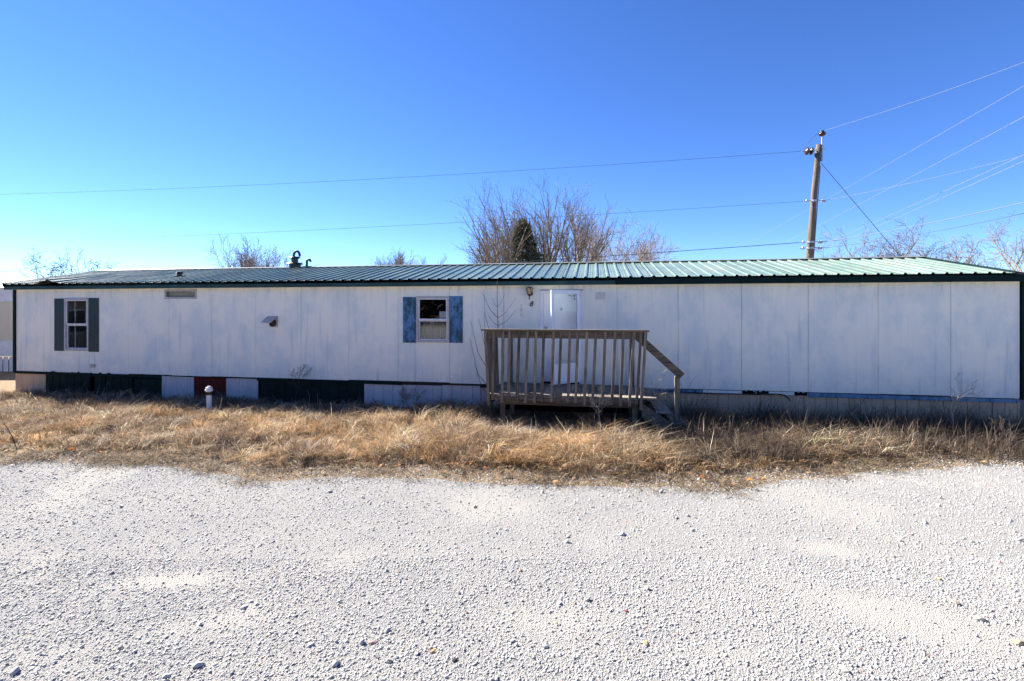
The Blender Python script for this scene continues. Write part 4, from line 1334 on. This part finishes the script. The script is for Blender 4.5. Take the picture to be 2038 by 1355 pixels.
def dens_w(x, y):
    s, d = sd_of(x, y)
    k = np.where((d < -.1) & (d > -1.75), 1.0, 0)
    k *= np.clip(.3 + 2.2 * (fbm(x, y, 1.2, 140) - .35), .1, 1)
    k *= np.where((d > -1.35) & (s > 13.15) & (s < 16.0), .12, 1)
    k *= np.where(s < 9.5, .55, 1) * np.where(s < -.2, .3, 1)
    k += 1.0 * np.clip((x - 2.6) / .6, 0, 1) * np.where((d < -.1) & (d > -1.5), 1, 0)
    k += .9 * np.exp(-((x - 7.2) / 1.2) ** 2) * np.where((d < -.1) & (d > -2.2), 1, 0)
    k += 1.0 * np.exp(-((x - 3.1) / 1.0) ** 2 - ((y - 7.4) / .6) ** 2) + 1.0 * np.exp(-((x - 3.75) / .35) ** 2 - ((y - 6.9) / .22) ** 2)  # last clump: dense dark stalks put in to imitate a ground shadow
    k += .35 * np.exp(-((x - 4.2) / 1.6) ** 2) * np.where((d < -.1) & (d > -2.4), 1, 0)
    return np.clip(k, 0, 1)
x, y = sample(32000, -14, 10.5, 6.3, 13.5, dens_w)
xr, yr = sample(24000, 2.0, 9.8, 6.6, 10.2, dens_w)
x = np.concatenate([x, xr]); y = np.concatenate([y, yr])
n = len(x)
col = mixcol(rs.rand(n) ** 1.5, (.06, .046, .037), (.26, .20, .15))
stalks('tangled_weeds', x, y, rs.uniform(.14, .48, n) * (.60 + .72 * np.clip((x - 1.5) / 2.0, 0, 1)) * (.6 + .8 * vn(x, y, 1.6, 410)), .0026 + .0026 * rs.rand(n), col, MATS['dry_grass'], 'dark tangle of dead weed stalks in the shade along the skirting', 'weeds')
# bleached long stalks
def dens_b(x, y):
    s, d = sd_of(x, y)
    ed = y - edge(x)
    k = .10 * np.where((ed > .2) & (d < -.2), 1, 0)
    k += .9 * np.exp(-((x - 5.2) / 1.0) ** 2 - ((y - 7.5) / .35) ** 2)
    k += .5 * np.exp(-((x - .6) / 1.3) ** 2 - ((y - 8.1) / .35) ** 2)
    k += .5 * np.exp(-((x + 1.0) / .8) ** 2 - ((y - 8.3) / .4) ** 2)
    k += .35 * np.exp(-((x - 3.6) / .6) ** 2 - ((y - 7.6) / .5) ** 2)
    k += .4 * np.exp(-((x + 10.5) / 1.2) ** 2 - ((y - 10.8) / .6) ** 2)
    return np.clip(k, 0, 1) * np.where(d < -1.45, 1, np.where((s > 13) & (s < 16.2), 0, .6))
x, y = sample(20000, -14, 9.5, 6.2, 13, dens_b)
n = len(x)
col = mixcol(rs.rand(n), (.42, .34, .24), (.72, .64, .52))
stalks('bleached_stalks', x, y, rs.uniform(.18, .58, n), .0032 + .0038 * rs.rand(n), col, MATS['dry_grass'], 'pale bleached grass stalks arching over the dry grass', 'grass stalks', 1.0)

# fallen leaves
x, y = sample(5200, -9, 9, 5.2, 8.2, lambda x, y: np.exp(-((y - edge(x) - .12) / .3) ** 2) * (.15 + .5 * np.clip((fbm(x, y, 1.1, 200) - .4) * 4, 0, 1)))
n = len(x)
c0 = np.stack([x, y, ground_z(x, y) + .02 + .05 * rs.rand(n) * (y > edge(x))], -1)
a = rs.rand(n) * 6.283; sz = rs.uniform(.015, .05, n)
e1 = np.stack([np.cos(a), np.sin(a), rs.randn(n) * .4], -1) * sz[:, None]; e2 = np.stack([-np.sin(a), np.cos(a), rs.randn(n) * .4], -1) * (sz * .6)[:, None]
up = np.stack([np.zeros(n), np.zeros(n), sz * .3], -1)
v = np.stack([c0 - e1, c0 + e2 + up, c0 + e1, c0 - e2 + up], 1).reshape(-1, 3)
i = np.arange(n) * 4
t = np.stack([np.stack([i, i + 3, i + 1], -1), np.stack([i + 1, i + 3, i + 2], -1)], 1).reshape(-1, 3)
cl = mixcol(rs.rand(n), (.16, .085, .045), (.36, .22, .11)); org = rs.rand(n) < .05; cl[org] = (.55, .17, .03)
o = np_mesh('fallen_leaves', v, t, MATS['leaf_litter'], np.repeat(cl, 4, axis=0))
tag(o, 'brown and orange fallen leaves along the grass edge', 'leaves', None, 'stuff')

# ------------------------------------------------------------------ weeds and saplings that stand alone
def plant(name, loc, H, seed, label, mat, r=.006, stems=1, spread=.2, group=None, sc=None, **kw):
    P = dict(BASE); P.update(wob=.09, rmin=.0022, limb=0, maxd=3, nc=[7, 5, 4], t0=[.3, .25, .2], ang=[(25, 45), (25, 50), (30, 55)], len=[(.35, .55), (.4, .6), (.4, .6)], up=.06)
    P.update(kw)
    rg = random.Random(seed)
    mbs = (MB(), MB())
    root = empty(name, Matrix.Translation(Vector((loc[0], loc[1], float(ground_z(loc[0], loc[1])) - .04))))
    for k in range(stems):
        a = rg.uniform(0, 6.28)
        grow(mbs, (.03 * math.cos(a), .03 * math.sin(a), 0), (spread * math.cos(a), spread * math.sin(a) * .5, 1), 1.0 if stems == 1 else rg.uniform(.7, 1), r / H, 0, P, rg)
    allv = mbs[0].v + mbs[1].v
    k = H / max(v[2] for v in allv)
    for m_ in mbs: m_.v = [(x_ * k, y_ * k, z_ * k) for x_, y_, z_ in m_.v]
    mbs[0].build('stem', MATS[mat], root)
    if mbs[1].v: mbs[1].build('twigs', MATS[mat], root)
    return tag(root, label, 'weed', group)


G_ = 'lone weeds before the home'
q_ = hw(8.22, -.12); plant('weed', q_, 1.02, 1, 'dark feathery weed standing against white siding above dark green skirting', 'stem_dark', group=G_, t0=[.45, .2, .2], nc=[9, 6, 4])
q_ = hw(11.25, -.45); plant('weed', q_, .62, 2, 'bushy tan weed in front of the lilac skirting left of the deck', 'stem_brown', stems=5, spread=.35, group=G_, nc=[8, 6, 5])
plant('weed', (1.56, 8.25, 0), .98, 3, 'pale branching weed in front of the deck balusters', 'stem_straw', group=G_, t0=[.35, .2, .2])
q_ = hw(16.42, -1.0); plant('weed', q_, 1.12, 4, 'pale splayed weed growing beside the deck stairs', 'stem_straw', stems=5, spread=.35, group=G_, nc=[4, 3, 2])
q_ = hw(16.9, -.75); plant('weed', q_, .95, 25, 'dark thin weed under the stair handrail', 'stem_dark', stems=4, spread=.25, group=G_, nc=[3, 2, 2])
q_ = hw(21.35, -.45); plant('weed', q_, 1.12, 6, 'tallest pale weed near the right end of the home', 'stem_straw', spread=.3, r=.011, group=G_, t0=[.45, .2, .2], ang=[(30, 60), (30, 60), (30, 60)])
plant('weed', (7.33, 7.85, 0), .82, 7, 'thin pale weed right of the tallest one near the right end', 'stem_straw', r=.007, group=G_, nc=[4, 2, 2], maxd=2)
q_ = hw(20.0, -.5); plant('weed', q_, .62, 8, 'feathery brown weed below the blue trim strip', 'stem_brown', group=G_, stems=2)
q_ = hw(17.95, -.6); plant('weed', q_, .66, 9, 'pale seedhead weed right of the stair handrail post', 'stem_straw', group=G_, r=.004)
q_ = hw(19.0, -.5); plant('weed', q_, .60, 10, 'pale seedhead weed below the torn trim', 'stem_straw', group=G_, stems=2, r=.004)
q_ = hw(4.95, -1.0); plant('weed', q_, .42, 11, 'small pale feather weed before the left dark green skirting', 'stem_straw', group=G_, t0=[.3, .3, .3], maxd=1, nc=[14], len=[(.25, .3)], r=.004)
plant('weed', (-7.87, 7.6, 0), .46, 12, 'dark bare stick in the grass at the far left', 'stem_dark', group=G_, maxd=1, nc=[3], len=[(.1, .15)], r=.008)
plant('weed', (-1.0, 7.2, 0), .62, 13, 'brown twiggy weed in the golden grass left of the deck', 'stem_brown', group=G_, stems=2, r=.004)
plant('weed', (-4.7, 7.6, 0), .5, 15, 'thin brown weed in the grass below the left skirting', 'stem_brown', group=G_, r=.004)
plant('weed', (7.9, 7.6, 0), .55, 16, 'grey twiggy weed at the right picture edge', 'stem_brown', group=G_, stems=3, r=.004)

# sapling by the deck
root = empty('sapling', HM @ Matrix.Translation((13.02, -.55, 0)))
tag(root, 'dark leafless sapling with upswept branches left of the deck', 'sapling')
O2 = Vector((13.02, -.55, 0))


def sp_(pts, r0, r1, name='branch', parent=root):
    n = len(pts)
    m_ = MB()
    out = []
    P_ = [Vector(p) - O2 for p in pts]
    for i in range(n - 1):
        for j in range(4): out.append(P_[i].lerp(P_[i + 1], j / 4) + Vector((0, 0, -.02 * math.sin(math.pi * (i + j / 4) / (n - 1)))))
    out.append(P_[-1])
    rr = [r0 + (r1 - r0) * i / (len(out) - 1) for i in range(len(out))]
    m_.tube(out, rr, 6)
    return m_.build(name, MATS['stem_dark'], parent, True)


sp_([(13.05, -.55, -.05), (13.13, -.55, .8), (13.21, -.58, 1.84), (13.20, -.6, 2.25), (13.20, -.6, 2.78)], .014, .004, 'stem')
for a, b, c, r in (((13.21, -.58, 2.02), (13.36, -.62, 2.14), (13.60, -.65, 2.42), .007), ((13.21, -.58, 2.02), (13.05, -.58, 2.2), (12.86, -.6, 2.58), .008),
                   ((13.21, -.58, 1.86), (13.40, -.62, 1.98), (13.60, -.65, 2.19), .006), ((13.21, -.58, 1.86), (13.10, -.58, 1.96), (13.0, -.6, 2.11), .005),
                   ((13.20, -.6, 2.25), (13.27, -.6, 2.34), (13.35, -.6, 2.5), .004), ((13.20, -.6, 2.25), (13.14, -.6, 2.32), (13.09, -.6, 2.44), .004),
                   ((13.02, -.55, 1.75), (12.93, -.55, 2.1), (12.90, -.55, 2.62), .005), ((13.02, -.55, .9), (12.78, -.55, 1.30), (12.62, -.55, 1.96), .008),
                   ((13.05, -.55, .55), (12.78, -.55, .85), (12.60, -.55, 1.60), .008), ((13.02, -.55, 1.0), (12.90, -.5, 1.5), (12.78, -.5, 2.0), .007),
                   ((13.02, -.55, .35), (12.85, -.55, .62), (12.70, -.55, 1.05), .007), ((13.04, -.55, .12), (12.85, -.55, .18), (12.66, -.55, .42), .007),
                   ((13.0, -.55, 1.3), (12.92, -.5, 1.7), (12.90, -.5, 2.15), .005)):
    sp_([a, b, c], r, .0025)

# ------------------------------------------------------------------ loose gravel
rs = np.random.RandomState(99)
OCT = np.array([(1, 0, 0), (-1, 0, 0), (0, 1, 0), (0, -1, 0), (0, 0, 1), (0, 0, -1)], float)
OCTF = np.array([(0, 2, 4), (2, 1, 4), (1, 3, 4), (3, 0, 4), (2, 0, 5), (1, 2, 5), (3, 1, 5), (0, 3, 5)])
BOX = np.array([(-1, -1, -1), (1, -1, -1), (1, 1, -1), (-1, 1, -1), (-1, -1, 1), (1, -1, 1), (1, 1, 1), (-1, 1, 1)], float) * .72
BOXF = np.array([(0, 2, 1), (0, 3, 2), (4, 5, 6), (4, 6, 7), (0, 1, 5), (0, 5, 4), (1, 2, 6), (1, 6, 5), (2, 3, 7), (2, 7, 6), (3, 0, 4), (3, 4, 7)])


def stones(x, y, r, tmpl, faces, sink, jit):
    n = len(x); m = len(tmpl)
    v = tmpl[None] * (1 + rs.uniform(-jit, jit, (n, m, 3))) + rs.uniform(-jit * .3, jit * .3, (n, m, 3))
    v *= np.stack([rs.uniform(.8, 1.35, n), rs.uniform(.7, 1.1, n), rs.uniform(.35, .70, n)], -1)[:, None]
    # random rotation from unit quaternions, mostly about z
    ax_ = rs.randn(n, 3) * np.array([.35, .35, 1]); an_ = rs.uniform(0, 6.283, n) * .5
    ax_ /= np.linalg.norm(ax_, axis=1)[:, None]
    qw = np.cos(an_); qv = ax_ * np.sin(an_)[:, None]
    t_ = 2 * np.cross(qv[:, None], v)
    v = v + qw[:, None, None] * t_ + np.cross(qv[:, None], t_)
    v *= r[:, None, None]
    c_ = np.stack([x, y, ground_z(x, y) + .006 + r * sink], -1)
    v += c_[:, None]
    f = (np.arange(n) * m)[:, None, None] + faces[None]
    tone = np.clip(rs.normal(.415, .06, n), .22, .56)
    col = tone[:, None] * np.array([1.0, .985, .96]) * (1 + rs.randn(n, 3) * .012)
    sp = rs.rand(n)
    k_ = sp < .012; col[k_] = np.array([.50, .40, .26]) * (1 + rs.randn(k_.sum(), 1) * .12)
    k_ = (sp > .012) & (sp < .018); col[k_] = np.array([.30, .17, .13]) * (1 + rs.randn(k_.sum(), 1) * .2)
    k_ = (sp > .018) & (sp < .05); col[k_] = np.array([.33, .33, .35])
    return v.reshape(-1, 3), f.reshape(-1, 3), np.repeat(np.clip(col, .02, .8), m, axis=0)


def dens_st(x, y):
    ed = edge(x) - y
    k = np.where(np.abs(x) < 1.10 * y + .25, 1.0, 0)
    dust = dust_mask(x, y)
    k *= 1 - .93 * np.clip(dust, 0, 1)
    return k * np.clip((ed + .25) / .2, .0, 1)


parts = []
x, y = sample(125000, -4.6, 4.6, 2.5, 4.2, dens_st); parts.append(stones(x, y, rs.gamma(2.4, .0019, len(x)).clip(.002, .014), OCT, OCTF, .22, .40))
x, y = sample(135000, -8.5, 8.5, 4.2, 7.4, dens_st); parts.append(stones(x, y, rs.gamma(2.5, .0019, len(x)).clip(.003, .015), OCT, OCTF, .20, .40))
x, y = sample(1900, -8, 8, 2.5, 7.3, lambda x, y: dens_st(x, y) * np.clip(4 * (fbm(x, y, .7, 330) - .38), .05, 1)); parts.append(stones(x, y, rs.gamma(2.6, .0042, len(x)).clip(.006, .028), BOX, BOXF, .32, .40))
off = 0; V_, F_, C_ = [], [], []
for v, f, c in parts:
    V_.append(v); F_.append(f + off); C_.append(c); off += len(v)
print('stones tris', sum(len(f) for f in F_))
o = np_mesh('loose_gravel', np.concatenate(V_), np.concatenate(F_), MATS['loose_stone'], np.concatenate(C_))
tag(o, 'loose crushed white limestone gravel covering the lot', 'gravel', None, 'stuff')

# a few larger coloured stones that stand out
def stone(px, py, r, colr, label):
    yy = 2.2 * 950 / (py - 615); xx = (px - 1019) / 950 * yy
    rg = np.random.RandomState(px)
    mt = MATS.get('st%s' % (colr,)) or mat_simple('st%s' % (colr,), colr, .9, tuple(c * .7 for c in colr), (60, 60, 60))
    ph = (1 + 5 ** .5) / 2
    ico = np.array([(-1, ph, 0), (1, ph, 0), (-1, -ph, 0), (1, -ph, 0), (0, -1, ph), (0, 1, ph), (0, -1, -ph), (0, 1, -ph), (ph, 0, -1), (ph, 0, 1), (-ph, 0, -1), (-ph, 0, 1)]) / 1.9
    icf = [(0, 11, 5), (0, 5, 1), (0, 1, 7), (0, 7, 10), (0, 10, 11), (1, 5, 9), (5, 11, 4), (11, 10, 2), (10, 7, 6), (7, 1, 8), (3, 9, 4), (3, 4, 2), (3, 2, 6), (3, 6, 8), (3, 8, 9), (4, 9, 5), (2, 4, 11), (6, 2, 10), (8, 6, 7), (9, 8, 1)]
    v = ico * (1 + rg.uniform(-.28, .28, (12, 3))) * np.array([rg.uniform(1.0, 1.4), .85, rg.uniform(.5, .75)])
    a_ = rg.rand() * 6.28
    v = np.stack([v[:, 0] * math.cos(a_) - v[:, 1] * math.sin(a_), v[:, 0] * math.sin(a_) + v[:, 1] * math.cos(a_), v[:, 2]], -1) * r * .85
    o_ = MB().add([tuple(p) for p in v], icf).build('stone', mt)
    o_.location = (xx, yy, float(ground_z(xx, yy)) + r * .45)
    tag(o_, label, 'stone', 'larger stones on the gravel')


OCH, RED, BLK, GRY, PAL = (.42, .28, .12), (.16, .05, .04), (.03, .03, .032), (.34, .34, .34), (.42, .38, .30)
stone(905, 1318, .022, BLK, 'black stone lying at the bottom centre of the gravel')
stone(862, 1300, .022, OCH, 'orange stone just left of the black stone')
stone(774, 1318, .026, PAL, 'cream stone left of the orange one near the bottom')
stone(741, 1282, .024, (.34, .22, .18), 'flat reddish brown stone above the cream one')
stone(1247, 1218, .017, RED, 'dark red stone on the gravel right of centre')
stone(1285, 1283, .026, (.36, .27, .14), 'ochre stone at the bottom right of centre, below the red one')
stone(1108, 1242, .018, (.40, .30, .19), 'pale orange stone on the bare dusty patch at centre')
stone(930, 1223, .016, RED, 'maroon stone on the gravel left of the dusty patch')
stone(1062, 1306, .014, (.42, .26, .19), 'small salmon stone below the dusty patch at the bottom')
stone(222, 1143, .026, (.24, .24, .24), 'dark grey stone on the gravel at the left')
stone(1776, 1108, .024, (.22, .22, .22), 'dark grey stone on the gravel at the right, above the bare patch')
stone(1900, 1202, .036, (.36, .32, .26), 'cream stone with long shadow at the right of the bare patch')
stone(1950, 1236, .038, (.31, .29, .25), 'larger tan stone at the lower right beyond the bare patch')
stone(1870, 1155, .026, OCH, 'yellow stone above the cream stones on the right')
stone(2028, 1284, .040, (.37, .31, .21), 'yellowish stone at the right picture edge')
stone(1085, 1290, .024, GRY, 'pale grey stone at the bottom centre right of the salmon one')
stone(770, 1258, .028, (.38, .375, .36), 'pale grey angular stone above the reddish brown one')
stone(395, 1325, .034, (.40, .395, .38), 'large white stone near the bottom left')
stone(30, 1340, .036, (.38, .375, .365), 'large white stone in the bottom left corner')
stone(1680, 1335, .034, (.39, .385, .375), 'white stone casting a shadow at the bottom right')
print('tris', sum(sum(len(p.vertices) - 2 for p in o.data.polygons) for o in scene.objects if o.type == 'MESH' and len(o.data.polygons) < 60000) + sum(len(o.data.polygons) for o in scene.objects if o.type == 'MESH' and len(o.data.polygons) >= 60000))
